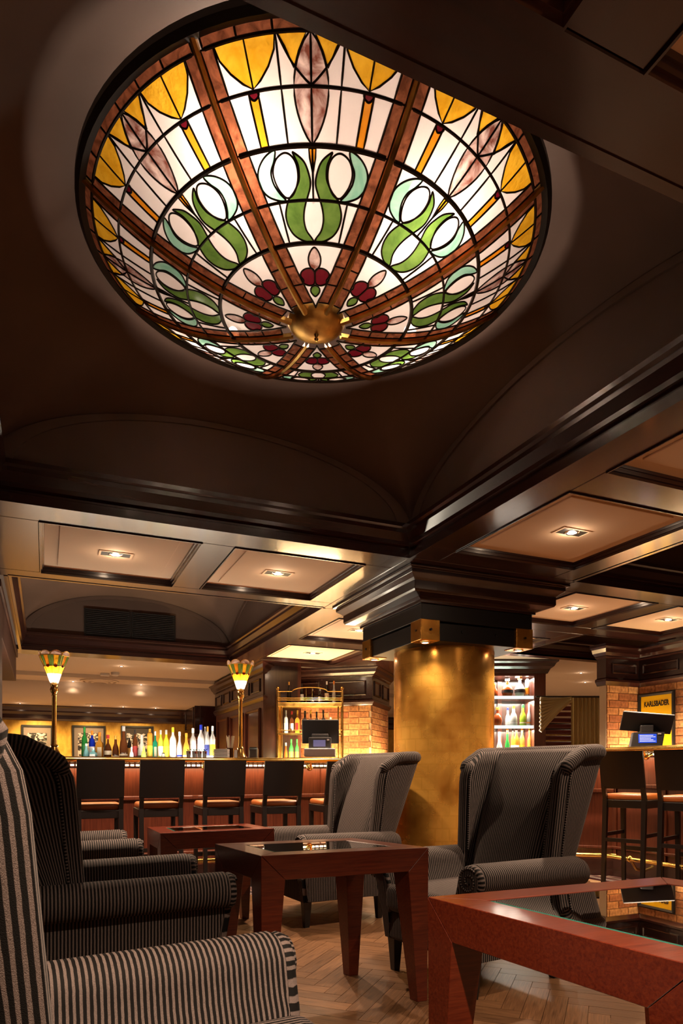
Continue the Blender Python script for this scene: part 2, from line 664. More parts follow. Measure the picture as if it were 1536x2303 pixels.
zone(-.66, 2.28, -.35, 1.25, [(-.03, .93, -.05, 1.05), (1.14, 2.07, -.05, 1.05)])
zone(2.28, 3.73, -.35, 1.25, [(2.5, 3.5, -.05, 1.05)])
zone(2.28, 3.73, 1.25, 4.08, [(2.5, 3.5, 1.48, 2.53), (2.5, 3.5, 2.78, 3.85)], 'y')
zone(-.66, 2.28, 4.08, 5.65, [(-.03, .925, 4.34, 5.46), (1.135, 2.075, 4.34, 5.43)])
zone(2.28, 3.73, 4.08, 5.65, [])
zone(3.73, 8.0, 4.08, 5.65, [(3.96, 4.88, 4.33, 5.38), (5.12, 6.08, 4.33, 5.38), (6.32, 7.3, 4.33, 5.38)])
zone(2.28, 3.73, 5.65, 9.0, [(2.57, 3.52, 5.97, 7.09), (2.57, 3.62, 7.44, 8.6)], 'y')
zone(3.73, 5.3, 5.65, 9.0, [(4.0, 5.1, 5.97, 7.09)], 'y')
zone(-.66, 2.28, 9.0, 9.35, [])
zone(2.28, 5.3, 9.0, 9.35, [])


def bay(x0, x1, y0, y1, z0, rise, dome, mt='vault', arch=True, name='vault'):
    """groin vault over a sunk bay with crown moulding around it"""
    prof = [(0, SOF - .004), (0, SOF + .02), (-.012, SOF + .024), (-.012, SOF + .065), (.012, SOF + .075), (.012, SOF + .10), (.045, SOF + .145),
            (.045, SOF + .17), (.062, SOF + .18), (.062, SOF + .205), (-.03, SOF + .205), (-.03, SOF - .004)]
    pts = [(x0, y0), (x1, y0), (x1, y1), (x0, y1)]
    for i in range(4):
        a, b = Vector(pts[i]), Vector(pts[(i + 1) % 4])
        mb = MB()
        d_ = (b - a).normalized()
        nn = Vector((-d_.y, d_.x))
        vs = []
        for p, sg in ((a, 1), (b, -1)):
            for o_, z in prof:
                q = p + nn * o_ + d_ * (max(o_, 0) * sg)
                vs.append((q.x, q.y, z))
        k = len(prof)
        fs = [(q, (q + 1) % k, k + (q + 1) % k, k + q) for q in range(k)] + [tuple(range(k)), tuple(range(k, 2 * k))]
        mb.add(vs, fs).build('crown_moulding', M['dark_wood' if i % 2 == 0 else 'dark_wood_y'], ceil)
    N = 40
    vs, fs = [], []

    def zz(u, v):
        c1 = math.sqrt(max(0, 1 - u * u))
        c2 = math.sqrt(max(0, 1 - v * v))
        return z0 + rise * max(c1, c2) + dome * (1 - u * u) * (1 - v * v)
    e = .02
    X = lambda u: (x0 + x1) / 2 + u * ((x1 - x0) / 2 + e)
    Y = lambda v: (y0 + y1) / 2 + v * ((y1 - y0) / 2 + e)
    for i in range(N + 1):
        for j in range(N + 1):
            u, v = math.sin((i / N - .5) * math.pi), math.sin((j / N - .5) * math.pi)
            vs.append((X(u), Y(v), zz(u, v)))
    for i in range(N):
        for j in range(N):
            a = i * (N + 1) + j
            fs.append((a, a + 1, a + N + 2, a + N + 1))
    MB().add(vs, fs).build(name, M[mt], ceil, smooth=35)
    # lunette walls closing the sides under the arches, and the painted arch bands
    mb = MB()
    for side in range(4):
        for k in range(N):
            a, b = math.sin((k / N - .5) * math.pi), math.sin(((k + 1) / N - .5) * math.pi)
            if side == 0:
                q = [(X(a), Y(-1)), (X(b), Y(-1))]
            elif side == 1:
                q = [(X(1), Y(a)), (X(1), Y(b))]
            elif side == 2:
                q = [(X(a), Y(1)), (X(b), Y(1))]
            else:
                q = [(X(-1), Y(a)), (X(-1), Y(b))]
            za, zb = z0 + rise * math.sqrt(max(0, 1 - a * a)), z0 + rise * math.sqrt(max(0, 1 - b * b))
            mb.add([(*q[0], SOF + .05), (*q[1], SOF + .05), (*q[1], zb + .001), (*q[0], za + .001)], [(0, 1, 2, 3)])
    mb.build('lunette_wall', M[mt], ceil)
    if arch:
        for side in range(4):
            mb = MB()
            for inner in (0,):
                vs, fs = [], []
                for k in range(33):
                    a = math.pi * k / 32
                    for (sc, dep) in ((1.0, 0), (.93, 0), (.93, .012), (1.0, .012)):
                        uu = -math.cos(a) * sc * .985
                        z = z0 + rise * math.sin(a) * sc
                        if side == 0:
                            vs.append((X(uu), Y(-1) + dep + .001, z))
                        elif side == 1:
                            vs.append((X(1) - dep - .001, Y(uu), z))
                        elif side == 2:
                            vs.append((X(uu), Y(1) - dep - .001, z))
                        else:
                            vs.append((X(-1) + dep + .001, Y(uu), z))
                for k in range(32):
                    for q in range(4):
                        r_ = (q + 1) % 4
                        fs.append((k * 4 + q, (k + 1) * 4 + q, (k + 1) * 4 + r_, k * 4 + r_))
                mb.add(vs, fs)
            mb.build('arch_band', M[mt], ceil, smooth=40)


bay(-.25, 2.28, 1.25, 4.08, 2.70, .45, .32)
bay(-.25, 2.27, 5.65, 9.0, 2.70, .55, .15)
bay(3.73, 6.6, 1.0, 4.08, 2.70, .45, .2)
bay(5.3, 8.3, 5.65, 6.9, 2.70, .3, .1)
box('pale_side_ceiling', M['cream_white'], 5.31, 16, 7.06, 9.35, 2.56, 2.60, ceil)
box('beam_board', M['dark_wood'], 5.3, 9.2, 6.9, 7.05, SOF, 2.60, ceil)
# air grille on the far lunette wall of the second bay
ag = thing('vent_grille', 'wide dark slatted air grille high on the far wall of the back ceiling bay', 'vent', (1.0, 8.99, 2.87))
for a, b in ((-.55, 0), (.01, .56)):
    box('grille_frame', M['mat_black'], a, b, .0, .012, -.15, .19, ag)
    for k in range(14):
        z = -.13 + k * .023
        MB().box(a + .02, b - .02, -.02, .0, z, z + .008).build('slat', M['grey_plastic'], ag)
# hall ceiling beyond: flat, with a step, then a cove down to the far wall
box('hall_ceiling', M['cream_white'], -5, 16, 9.35, 11.4, 2.56, 2.60, ceil)
box('hall_ceiling_step', M['cream_white'], -5, 16, 11.4, 12.0, 2.50, 2.60, ceil)
vs, fs = [], []
for k in range(13):
    a = k / 12 * math.pi / 2
    y, z = 12.0 + .45 * (1 - math.cos(a)), 2.50 - .30 * math.sin(a)
    vs += [(-5, y, z), (16, y, z)]
    if k:
        fs.append((2 * k - 2, 2 * k - 1, 2 * k + 1, 2 * k))
vs += [(-5, 13.3, 2.20), (16, 13.3, 2.20)]
fs.append((24, 25, 27, 26))
MB().add(vs, fs).build('ceiling_cove', M['cream_white'], ceil, smooth=60)
box('side_hall_ceiling', M['cream_white'], 8.3, 16, 1, 7.0, 2.56, 2.60, ceil)

# walls ----------------------------------------------------------------
wl = thing('wall_left', kind='structure')
box('wall_panel', M['dark_wood_z'], -.80, -.66, 1.0, 9.35, 0, 3.4, wl)
box('upper_panel', M['matt_red'], -.66, -.32, 5.75, 9.3, 2.15, 2.498, wl, bevel=.006)
box('corner_bead', M['matt_red'], -.32, -.30, 5.75, 9.3, 2.44, 2.498, wl, bevel=.006)
box('pilaster', M['matt_red'], -.66, -.31, 5.76, 6.1, 0, 2.14, wl, bevel=.01)
wb = thing('wall_back', kind='structure')
box('gold_paper_wall', M['gold_wall'], -5, 16, 13.25, 13.35, 0, 2.6, wb)
prof = [(0, 2.199), (-.16, 2.199), (-.16, 2.185), (-.13, 2.16), (-.10, 2.11), (-.10, 2.085), (-.05, 2.04), (-.05, 1.97), (-.02, 1.94), (0, 1.94)]
MB().sweep([(-5, 13.25), (16, 13.25)], prof).build('cornice', M['dark_wood'], wb)
box('wall_end', M['gold_wall'], -5, -4.9, 9.35, 13.3, 0, 2.6, wb)
wr = thing('wall_right', kind='structure')
box('dark_wall', M['dark_wood_z'], 9.2, 9.3, 1, 7.0, 0, 2.6, wr)

# column ----------------------------------------------------------------
CX, CY, CR = 3.05, 4.88, .413
column = thing('column', 'round gold leafed column with black timber collar between the lounge and the bar', 'column', (CX, CY, 0))
MB().lathe([(0, 0), (CR + .02, 0), (CR + .02, .08), (CR, .1), (CR, 2.03), (0, 2.03)], 96, uv=True).build('shaft', M['gold'], column, smooth=40)
for hh, z0, z1 in ((.49, 2.02, 2.155), (.505, 2.165, 2.285)):
    box('black_collar', M['black_paint'], -hh, hh, -hh, hh, z0, z1, column, bevel=.004)
for sx in (-1, 1):
    for sy in (-1, 1):
        cb = box('gold_corner_block', M['gold'], -.075, .085, -.075, .085, -.02, .135, column, bevel=.004)
        cb.location = (sx * .43 - .005, sy * .43 - .005, 2.035)
        for k in range(2):
            mb = MB().lathe([(0, 0), (.009, 0), (.009, .006), (0, .006)], 12)
            ob = mb.build('bolt', M['black_paint'], cb)
            if k == 0:
                ob.rotation_euler = (math.pi / 2, 0, 0)
                ob.location = (.005, sy * .08 + (.005 if sy > 0 else .0), .06)
            else:
                ob.rotation_euler = (0, math.pi / 2, 0)
                ob.location = (sx * .08, .005, .06)
for sx in (-1, 1):
    for sy in (-1, 1):
        MB().lathe([(0, 0), (.026, 0), (.026, .004), (0, .004)], 20).build('collar_lamp', M['bulb'], column, loc=(sx * .43, sy * .43, 2.009))
        MB().lathe([(.027, -.003), (.038, -.002), (.040, .005), (.027, .005)], 20).build('collar_lamp_ring', M['brass'], column, loc=(sx * .43, sy * .43, 2.009))
        light('SPOT', (sx * .43, sy * .43, 2.0), 26 if sx * sy < 0 or sx < 0 else 16, (1, .76, .5), column, .02, 130, .8)
for k in (-.14, .17):
    ob = MB().lathe([(0, 0), (.012, 0), (.010, .006), (0, .007)], 12).build('bolt', M['black_paint'], column)
    ob.rotation_euler = (math.pi / 2, 0, 0)
    ob.location = (k, -.491, 2.10)
tiers = [(.525, 2.285), (.525, 2.305), (.56, 2.32), (.625, 2.335), (.635, 2.35), (.635, 2.41), (.65, 2.425), (.685, 2.45), (.685, 2.478), (.71, 2.485), (.71, 2.499)]
vs = []
for h_, z in tiers:
    vs += [(-h_, -h_, z), (h_, -h_, z), (h_, h_, z), (-h_, h_, z)]
fs = [(0, 1, 2, 3)]
for k in range(len(tiers) - 1):
    for q in range(4):
        r_ = (q + 1) % 4
        fs.append((k * 4 + q, k * 4 + r_, (k + 1) * 4 + r_, (k + 1) * 4 + q))
fs.append(tuple(len(vs) - 4 + q for q in range(4)))
MB().add(vs, fs).build('capital', M['dark_wood'], column, bevel=.003)

# ================================================================ THE STAINED GLASS BOWL
LC = (1.04, 2.655)
LR, LZR, LZB = .917, 3.22, 2.895
lh = LZR - LZB
LRS = (LR * LR + lh * lh) / (2 * lh)
lamp = thing('stained_glass_ceiling_lamp', 'huge round leaded glass bowl lamp glowing under the vaulted ceiling', 'ceiling lamp', (LC[0], LC[1], 0))


def S(rho, a, off=0.0):
    """(radius fraction, angle in degrees) -> point on the bowl; off pushes it outwards (down)"""
    r = rho * LR
    z = LRS - math.sqrt(max(LRS * LRS - r * r, 0))
    a = math.radians(a)
    nx, nz = r / LRS, -(LRS - z) / LRS
    rr = r + nx * off
    return (rr * math.cos(a), rr * math.sin(a), LZB + z + nz * off)


def crom(pts, n=6, closed=True):
    out = []
    N = len(pts)
    rng = range(N) if closed else range(N - 1)
    for i in rng:
        g = lambda k: pts[k % N] if closed else pts[max(0, min(N - 1, k))]
        p0, p1, p2, p3 = g(i - 1), g(i), g(i + 1), g(i + 2)
        for t in range(n):
            t /= n
            out.append(tuple(.5 * ((2 * p1[k]) + (-p0[k] + p2[k]) * t + (2 * p0[k] - 5 * p1[k] + 4 * p2[k] - p3[k]) * t * t + (-p0[k] + 3 * p1[k] - 3 * p2[k] + p3[k]) * t ** 3) for k in range(2)))
    if not closed:
        out.append(pts[-1])
    return out


def dens(pts, n=5):
    out = []
    N = len(pts)
    for i in range(N):
        a, b = pts[i], pts[(i + 1) % N]
        k = max(1, int(max(abs(a[0] - b[0]) / .03, abs(a[1] - b[1]) / 2.0)))
        for t in range(k):
            out.append((a[0] + (b[0] - a[0]) * t / k, a[1] + (b[1] - a[1]) * t / k))
    return out


def ea(rho, wid=.053):
    return 22.5 - math.degrees(wid / rho)


def flip(p):
    return [(r, -a) for r, a in reversed(p)]


PN = []     # (name, material, (rho, a) outline, layer)


def cell(r0, r1, a0, a1, nm, g, layer=0):
    """ring cell; a0/a1 may be 'L'/'R' for the copper strip's edge"""
    pts = []
    K = 5
    f = lambda rho, a: -ea(rho) if a == 'L' else (ea(rho) if a == 'R' else a)
    for k in range(K + 1):
        rho = r0 + (r1 - r0) * k / K
        pts.append((rho, f(rho, a0)))
    for k in range(K, -1, -1):
        rho = r0 + (r1 - r0) * k / K
        pts.append((rho, f(rho, a1)))
    PN.append((nm, g, dens(pts), layer, 'cell'))


def both(nm, g, pts, layer, smooth=True):
    q = crom(pts) if smooth else dens(pts)
    PN.append((nm, g, q, layer, 'shape'))
    PN.append((nm, g, flip(q), layer, 'shape'))


def one(nm, g, pts, layer, smooth=True):
    PN.append((nm, g, crom(pts) if smooth else dens(pts), layer, 'shape'))


R0, R1, R2, R3, R4, R5 = .957, .853, .722, .573, .430, .135
for a0, a1 in (('L', -6.7), (-6.7, 0), (0, 6.7), (6.7, 'R')):
    cell(R1, R0, a0, a1, 'opal_pane', 'white')
for a0, a1 in (('L', -14.3), (-12.1, -6.7), (-6.7, 0), (0, 6.7), (6.7, 12.1), (14.3, 'R')):
    cell(R2, R1, a0, a1, 'opal_pane', 'white')
for a0, a1 in ((-14.3, -12.1), (12.1, 14.3)):
    cell(R2, R1, a0, a1, 'amber_bar', 'orange')
for a0, a1 in (('L', 0), (0, 'R')):
    cell(R3, R2, a0, a1, 'opal_pane', 'white')
for a0, a1 in (('L', -12.8), (-12.8, 12.8), (12.8, 'R')):
    cell(R4, R3, a0, a1, 'opal_pane', 'white')
pts = [(R5, -.2), (.2, -ea(.2)), (.26, -ea(.26)), (.32, -ea(.32)), (R4, -ea(R4)), (R4, -5), (R4, 0), (R4, 5), (R4, ea(R4)), (.32, ea(.32)), (.26, ea(.26)), (.2, ea(.2)), (R5, .2)]
PN.append(('opal_pane', 'white', dens(pts), 0, 'cell'))
# amber tulips (two halves each) along the rim
tul = lambda c, h: [[(R0, c - h)] + [(R0 - .03, c - h * .97), (R0 - .06, c - h * .78), (R0 - .085, c - h * .42), (R1, c)] + [(.905, c), (R0, c)]]
for c, h in ((-13, 6.1), (13, 6.1)):
    L = [(R0, c - h), (.927, c - h * .94), (.897, c - h * .68), (.872, c - h * .33), (R1 + .004, c), (.905, c), (R0, c), (R0, c - h / 2)]
    Rr = [(r, 2 * c - a) for r, a in reversed(L)]
    PN.append(('amber_pane', 'amber', dens(L), 1, 'shape'))
    PN.append(('amber_pane', 'amber', dens(Rr), 1, 'shape'))
both('amber_pane', 'amber', [(R0, -6.4), (.93, -5.2), (.89, -3.6), (.92, -2.4), (.94, -1.4), (R0, -.7), (R0, -3.5)], 1, False)
# streaky brown leaf, in quarters
leaf = lambda r: 3.9 * math.sin(math.pi * (R0 - r) / (R0 - R2)) ** .75
Lf = [(R0 - (R0 - .853) * k / 6, 0) for k in range(7)]
up = [(R0 - (R0 - .853) * k / 6, -leaf(R0 - (R0 - .853) * k / 6)) for k in range(6, 0, -1)]
both('brown_pane', 'brown', Lf + up, 2, False)
lo = [(.853 - (.853 - R2) * k / 7, 0) for k in range(8)]
lo2 = [(.853 - (.853 - R2) * k / 7, -leaf(.853 - (.853 - R2) * k / 7)) for k in range(6, -1, -1)]
both('brown_pane', 'brown', lo + lo2, 2, False)
both('ruby_jewel', 'red', [(.851, -14.0), (.842, -14.1), (.834, -13.2), (.842, -12.1), (.851, -12.1)], 2)
# the figure of eight in green and teal
both('teal_pane', 'teal', [(.716, -10.8), (.700, -14.4), (.668, -17.2), (.630, -17.8), (.597, -16.2), (.578, -12.6), (.577, -10.2), (.600, -11.9), (.630, -13.2), (.662, -13.1), (.690, -11.4)], 1)
both('opal_oval', 'white', [(.706, -8.3), (.690, -11.0), (.655, -12.6), (.615, -12.0), (.584, -9.8), (.592, -7.0), (.630, -5.0), (.670, -4.9), (.697, -6.2)], 2)
both('green_ribbon', 'green', [(.706, -5.6), (.680, -2.6), (.640, -1.1), (.615, -.9), (.590, -1.7), (.560, -3.0), (.530, -3.9), (.500, -4.1), (.470, -3.2), (.438, -.5), (.433, -2.6), (.440, -6.0), (.460, -9.4), (.490, -11.2), (.525, -11.5), (.555, -10.4), (.580, -8.8), (.600, -6.6), (.632, -4.6), (.668, -4.4), (.694, -5.3)], 3)
one('amber_drop', 'orange', [(.714, -1.0), (.69, -.85), (.640, 0), (.69, .85), (.714, 1.0)], 1, False)
# flower at the foot of the panel
one('brown_petal', 'brown', [(.412, 0), (.395, -2.4), (.365, -3.9), (.335, -3.2), (.315, 0), (.335, 3.2), (.365, 3.9), (.395, 2.4)], 1)
both('ruby_petal', 'red', [(.318, -.6), (.328, -5), (.318, -9.4), (.298, -11.4), (.278, -9.8), (.262, -10.2), (.250, -5), (.262, -.4)], 1)
one('green_leaf', 'green', [(.250, 0), (.238, -4.0), (.215, -4.6), (.195, 0), (.215, 4.6), (.238, 4.0)], 1)
# copper borders
for k in range(6):
    a0, a1 = -21.4 + k * 42.8 / 6, -21.4 + (k + 1) * 42.8 / 6
    cell(R0, .992, a0, a1, 'copper_border', 'copper')
cop = [R5 + .03, .26, .345, R4, R3, R2, R1, R0]
for i in range(len(cop) - 1):
    for sg in (-1, 1):
        K = 4
        p = []
        for k in range(K + 1):
            rho = cop[i] + (cop[i + 1] - cop[i]) * k / K
            p.append((rho, sg * ea(rho)))
        for k in range(K, -1, -1):
            rho = cop[i] + (cop[i + 1] - cop[i]) * k / K
            p.append((rho, sg * (22.5 - math.degrees(.010 / rho))))
        PN.append(('copper_strip', 'copper', p, 0, 'shape'))


# cut the overlapping outlines into one sheet of separate panes
from mathutils.geometry import delaunay_2d_cdt
cv, cf = [], []
for nm, g, outl, layer, kind in PN:
    idx = []
    for r, a in outl:
        cv.append(Vector((r * math.cos(math.radians(a)), r * math.sin(math.radians(a)))))
        idx.append(len(cv) - 1)
    ar = sum(cv[idx[i - 1]].x * cv[idx[i]].y - cv[idx[i]].x * cv[idx[i - 1]].y for i in range(len(idx)))
    cf.append(idx if ar > 0 else idx[::-1])
for i in range(1, 24):
    rho = .1 + i * .0375
    for k in range(-6, 7):
        a = k * 3.4 + (1.7 if i % 2 else 0)
        if abs(a) < ea(rho):
            cv.append(Vector((rho * math.cos(math.radians(a)), rho * math.sin(math.radians(a)))))
ov, oe, of, _a, _b, orf = delaunay_2d_cdt(cv, [], cf, 1, 1e-5, True)
own = []
for q in orf:
    own.append(max(q, key=lambda i: (PN[i][3], i)) if q else -1)
em = {}
for fi, f in enumerate(of):
    for k in range(len(f)):
        e = tuple(sorted((f[k], f[(k + 1) % len(f)])))
        em.setdefault(e, []).append(fi)
comp = [-1] * len(of)
groups = []
for fi in range(len(of)):
    if comp[fi] >= 0 or own[fi] < 0:
        continue
    st, cur = [fi], []
    comp[fi] = len(groups)
    while st:
        q = st.pop()
        cur.append(q)
        f = of[q]
        for k in range(len(f)):
            for nb_ in em[tuple(sorted((f[k], f[(k + 1) % len(f)])))]:
                if comp[nb_] < 0 and own[nb_] == own[q]:
                    comp[nb_] = len(groups)
                    st.append(nb_)
    groups.append(cur)
lead = MB()
meshes = []
P3 = []
for v in ov:
    rho = v.length
    P3.append(S(rho, math.degrees(math.atan2(v.y, v.x)), .001))
small = 0
for cur in groups:
    ar = 0
    for q in cur:
        f = of[q]
        ar += abs(sum(ov[f[k - 1]].x * ov[f[k]].y - ov[f[k]].x * ov[f[k - 1]].y for k in range(len(f)))) / 2
    nm, g = PN[own[cur[0]]][:2]
    mp, vs, fs = {}, [], []
    for q in cur:
        t_ = []
        for i in of[q]:
            if i not in mp:
                mp[i] = len(vs)
                vs.append(P3[i])
            t_.append(mp[i])
        fs.append(tuple(t_))
    if ar < 2.5e-5:
        small += 1
        nm = 'sliver_pane'
    me = bpy.data.meshes.new(nm)
    me.from_pydata(vs, [], fs)
    me.materials.append(G[g])
    bm = bmesh.new()
    bm.from_mesh(me)
    for f in bm.faces:
        f.normal_update()
        if f.normal.z > 0:
            f.normal_flip()
    bm.to_mesh(me)
    bm.free()
    for p_ in me.polygons:
        p_.use_smooth = True
    meshes.append((nm, me))
print('panes per panel', len(meshes), 'slivers', small)
for nm, g, outl, layer, kind in PN:
    lead.tube([S(r, a, .002) for r, a in outl], .0032 if kind == 'shape' else .0036, 6, closed=True)
for sg_ in (-1, 1):
    lead.tube([S(r, sg_ * a, .0025) for r, a in crom([(R0, 6.5), (.925, 5.2), (.895, 3.6), (.868, 1.4), (R1 + .004, .2)], 4, False)], .0034, 6)
for rr, rad in ((R1, .0050), (R2, .0080), (R3, .0050), (R4, .0080), (R0, .0055)):
    lead.tube([S(rr, -21 + k * 42 / 20, .003) for k in range(21)], rad, 6)
lead_o = lead.build('lead_came', M['lead'])
lead_me = lead_o.data
bpy.data.objects.remove(lead_o)
for k in range(8):
    p = thing('glass_panel')
    p.parent = lamp
    p.rotation_euler = (0, 0, math.radians(247.5 + 45 * k))
    for nm, me in meshes:
        o = bpy.data.objects.new(nm, me)
        COL.objects.link(o)
        o.parent = p
    o = bpy.data.objects.new('lead_came', lead_me)
    COL.objects.link(o)
    o.parent = p
    # brass rib on the panel's edge
    rb = MB()
    vs, fs = [], []
    K = 28
    for i in range(K + 1):
        rho = .12 + (.99 - .12) * i / K
        for (dw, off) in ((-.009, .001), (-.009, .016), (0, .021), (.009, .016), (.009, .001)):
            x, y, z = S(rho, 0, off)
            vs.append((x, y + dw, z))
    for i in range(K):
        for q in range(4):
            fs.append((i * 5 + q, i * 5 + q + 1, (i + 1) * 5 + q + 1, (i + 1) * 5 + q))
    rb.add(vs, fs)
    ro = rb.build('brass_rib', M['old_brass'], lamp)
    ro.rotation_euler = (0, 0, math.radians(225 + 45 * k))
rim = MB().lathe([(.903, LZR - .022), (.925, LZR - .030), (.940, LZR - .012), (.940, LZR + .012), (.915, LZR + .012), (.903, LZR)], 96)
rim.build('rim', M['mat_black'], lamp, smooth=30)
pr = [(0.0, 2.868), (.03, 2.869), (.075, 2.879), (.105, 2.895), (.120, 2.914), (.121, 2.924), (.0, 2.924)]
MB().lathe(pr, 48).build('brass_boss', M['old_brass'], lamp, smooth=40)
MB().lathe([(0, 2.842), (.006, 2.843), (.009, 2.850), (.005, 2.857), (.010, 2.868), (0, 2.872)], 16).build('finial', M['brass'], lamp, smooth=40)
# spider frame that carries the bowl
for k in range(3):
    a = math.radians(30 + 120 * k)
    MB().tube([(0, 0, LZR + .10), (.5 * math.cos(a), .5 * math.sin(a), LZR + .075), (.91 * math.cos(a), .91 * math.sin(a), LZR + .002)], .006).build('spider_arm', M['lead'], lamp)
for k in range(3):
    a = math.radians(30 + 120 * k)
    MB().tube([(.5 * math.cos(a), .5 * math.sin(a), LZR + .07), (.5 * math.cos(a), .5 * math.sin(a), 3.38)], .008).build('hanging_rod', M['lead'], lamp)
for k, (bx, by) in enumerate([(-.41, -.42), (.21, -.475), (.58, .24), (-.20, .60)]):
    bz = LZR - .05
    sk = MB().lathe([(0, .0), (.018, 0), (.018, .05), (0, .05)], 12).build('bulb_holder', M['lead'], lamp, loc=(bx, by, bz + .035))
    MB().lathe([(0, -.035), (.02, -.03), (.03, -.008), (.028, .012), (.014, .03), (0, .034)], 16).build('bulb', M['bulb'], lamp, loc=(bx, by, bz), smooth=60)
    light('POINT', (bx, by, bz), BOWL_W, (1, .80, .66), lamp, .035)
# ================================================================ WING CHAIRS


def loft(rows, closed=True, uvu=None):
    """rows of points -> quads; uvu gives u along the row"""
    n = len(rows[0])
    vs = [p for r in rows for p in r]
    fs, uvs = [], []
    for i in range(len(rows) - 1):
        for k in range(n if closed else n - 1):
            l = (k + 1) % n
            fs.append((i * n + k, i * n + l, (i + 1) * n + l, (i + 1) * n + k))
            u0 = uvu[k]
            u1 = uvu[k + 1]
            uvs.append([(u0, i * .1), (u1, i * .1), (u1, i * .1 + .1), (u0, i * .1 + .1)])
    return vs, fs, uvs


def lerp(a, b, t):
    return a + (b - a) * t


def wing_chair(label, group):
    root = thing('wing_chair', label, 'armchair', group=group)
    fab = M['fab']

    def wdt(z):      # half width outside
        return lerp(.325, .375, max(0, min(1, (z - .3) / .85)))

    def xr(z):       # rear plane
        return -.37 - max(0, z - .40) * .35

    def xf(z):       # wing front edge
        t = max(0, min(1, (z - .5) / .6))
        return -.225 - .055 * t - .08 * max(0, (z - 1.0) / .17) ** 1.5
    def outl(z, grow=0.0):
        W, R_, Fx = wdt(z) + grow, xr(z) - grow, xf(z) + grow
        rc = .10
        pts = []
        for k in range(7):
            pts.append((lerp(Fx, R_ + rc, k / 6), W))
        for k in range(1, 6):
            a = math.pi / 2 * k / 5
            pts.append((R_ + rc - rc * math.sin(a), W - rc + rc * math.cos(a)))
        for k in range(1, 8):
            pts.append((R_, lerp(W - rc, -(W - rc), k / 8)))
        pts.append((R_, -(W - rc)))
        for k in range(1, 6):
            a = math.pi / 2 * k / 5
            pts.append((R_ + rc - rc * math.cos(a), -(W - rc) - rc * math.sin(a)))
        for k in range(1, 7):
            pts.append((lerp(R_ + rc, Fx, k / 6), -W))
        return pts

    def inl(z, grow=0.0):
        tw, tb = .075 - grow, .13 - grow
        W, R_, Fx = wdt(z) - tw, xr(z) + tb, xf(z)
        rc = .07
        pts = []
        for k in range(7):
            pts.append((lerp(Fx, R_ + rc, k / 6), W))
        for k in range(1, 6):
            a = math.pi / 2 * k / 5
            pts.append((R_ + rc - rc * math.sin(a), W - rc + rc * math.cos(a)))
        for k in range(1, 8):
            pts.append((R_, lerp(W - rc, -(W - rc), k / 8)))
        pts.append((R_, -(W - rc)))
        for k in range(1, 6):
            a = math.pi / 2 * k / 5
            pts.append((R_ + rc - rc * math.cos(a), -(W - rc) - rc * math.sin(a)))
        for k in range(1, 7):
            pts.append((lerp(R_ + rc, Fx, k / 6), -W))
        return pts
    n = len(outl(.5))

    def ztop(k):
        """height of the shell along the horseshoe (k index of the outline)"""
        x = outl(1.0)[k][0]
        t = (x - xr(1.0)) / (xf(1.0) - xr(1.0))
        return 1.145 - .010 * t - .062 * max(0, (t - .55) / .45) ** 2.2
    ref_o, ref_i = outl(.9), inl(.9)
    ring_ref = ref_o + [(ref_o[-1][0] + .028, -(wdt(.9) - .012)), (ref_o[-1][0] + .034, -(wdt(.9) - .037)), (ref_o[-1][0] + .028, -(wdt(.9) - .062))] + list(reversed(ref_i)) + [(ref_o[0][0] + .028, wdt(.9) - .062), (ref_o[0][0] + .034, wdt(.9) - .037), (ref_o[0][0] + .028, wdt(.9) - .012)]
    U = [0]
    for k in range(1, len(ring_ref) + 1):
        a, b_ = ring_ref[k - 1], ring_ref[k % len(ring_ref)]
        U.append(U[-1] + math.hypot(a[0] - b_[0], a[1] - b_[1]))
    rows = []
    NV = 16
    for i in range(NV + 1):
        v = i / NV
        O_, I_, Z = [], [], []
        row = []
        for k in range(n):
            z = .30 + (ztop(k) - .30) * v
            O_.append((*outl(z)[k], z))
            I_.append((*inl(z)[k], z))
        def nose(a, sgn):
            z = a[2]
            W = wdt(z)
            return [(a[0] + .028, sgn * (W - .012), z), (a[0] + .034, sgn * (W - .037), z), (a[0] + .028, sgn * (W - .062), z)]
        row = O_ + nose(O_[-1], -1) + list(reversed(I_)) + list(reversed(nose(O_[0], 1)))
        rows.append(row)
    last = rows[-1]
    N_ = len(last)
    # close over the top
    for sc, dz in ((.6, .018), (.15, .026)):
        new = []
        for k in range(N_):
            if k < n:
                o_, i_ = last[k], last[n + 3 + (n - 1 - k)]
            elif n + 3 <= k < 2 * n + 3:
                kk = k - n - 3
                o_, i_ = last[k], last[n - 1 - kk]
            else:
                e = 0 if k >= 2 * n + 3 else n - 1
                o_ = last[k]
                i_ = None
                mid = ((last[e][0] + last[n + 3 + (n - 1 - e)][0]) / 2, (last[e][1] + last[n + 3 + (n - 1 - e)][1]) / 2, last[e][2])
            if i_:
                mid = [(o_[q] + i_[q]) / 2 for q in range(3)]
            new.append(tuple([mid[q] + (o_[q] - mid[q]) * sc for q in range(2)] + [o_[2] + dz]))
        rows.append(new)
    vs, fs, uvs = loft(rows, True, U)
    MB().add(vs, fs, uvs).build('wing_back', fab, root, smooth=50)
    # padded roll along the top edge, stripes running across it
    path, rad = [], []
    for k in range(0, n):
        z = ztop(k)
        o_, i_ = outl(z)[k], inl(z)[k]
        path.append((lerp(o_[0], i_[0], .22), lerp(o_[1], i_[1], .22), z + .002))
        rad.append(.043 if 2 < k < n - 3 else .036)
    a, b_ = path[0], path[-1]
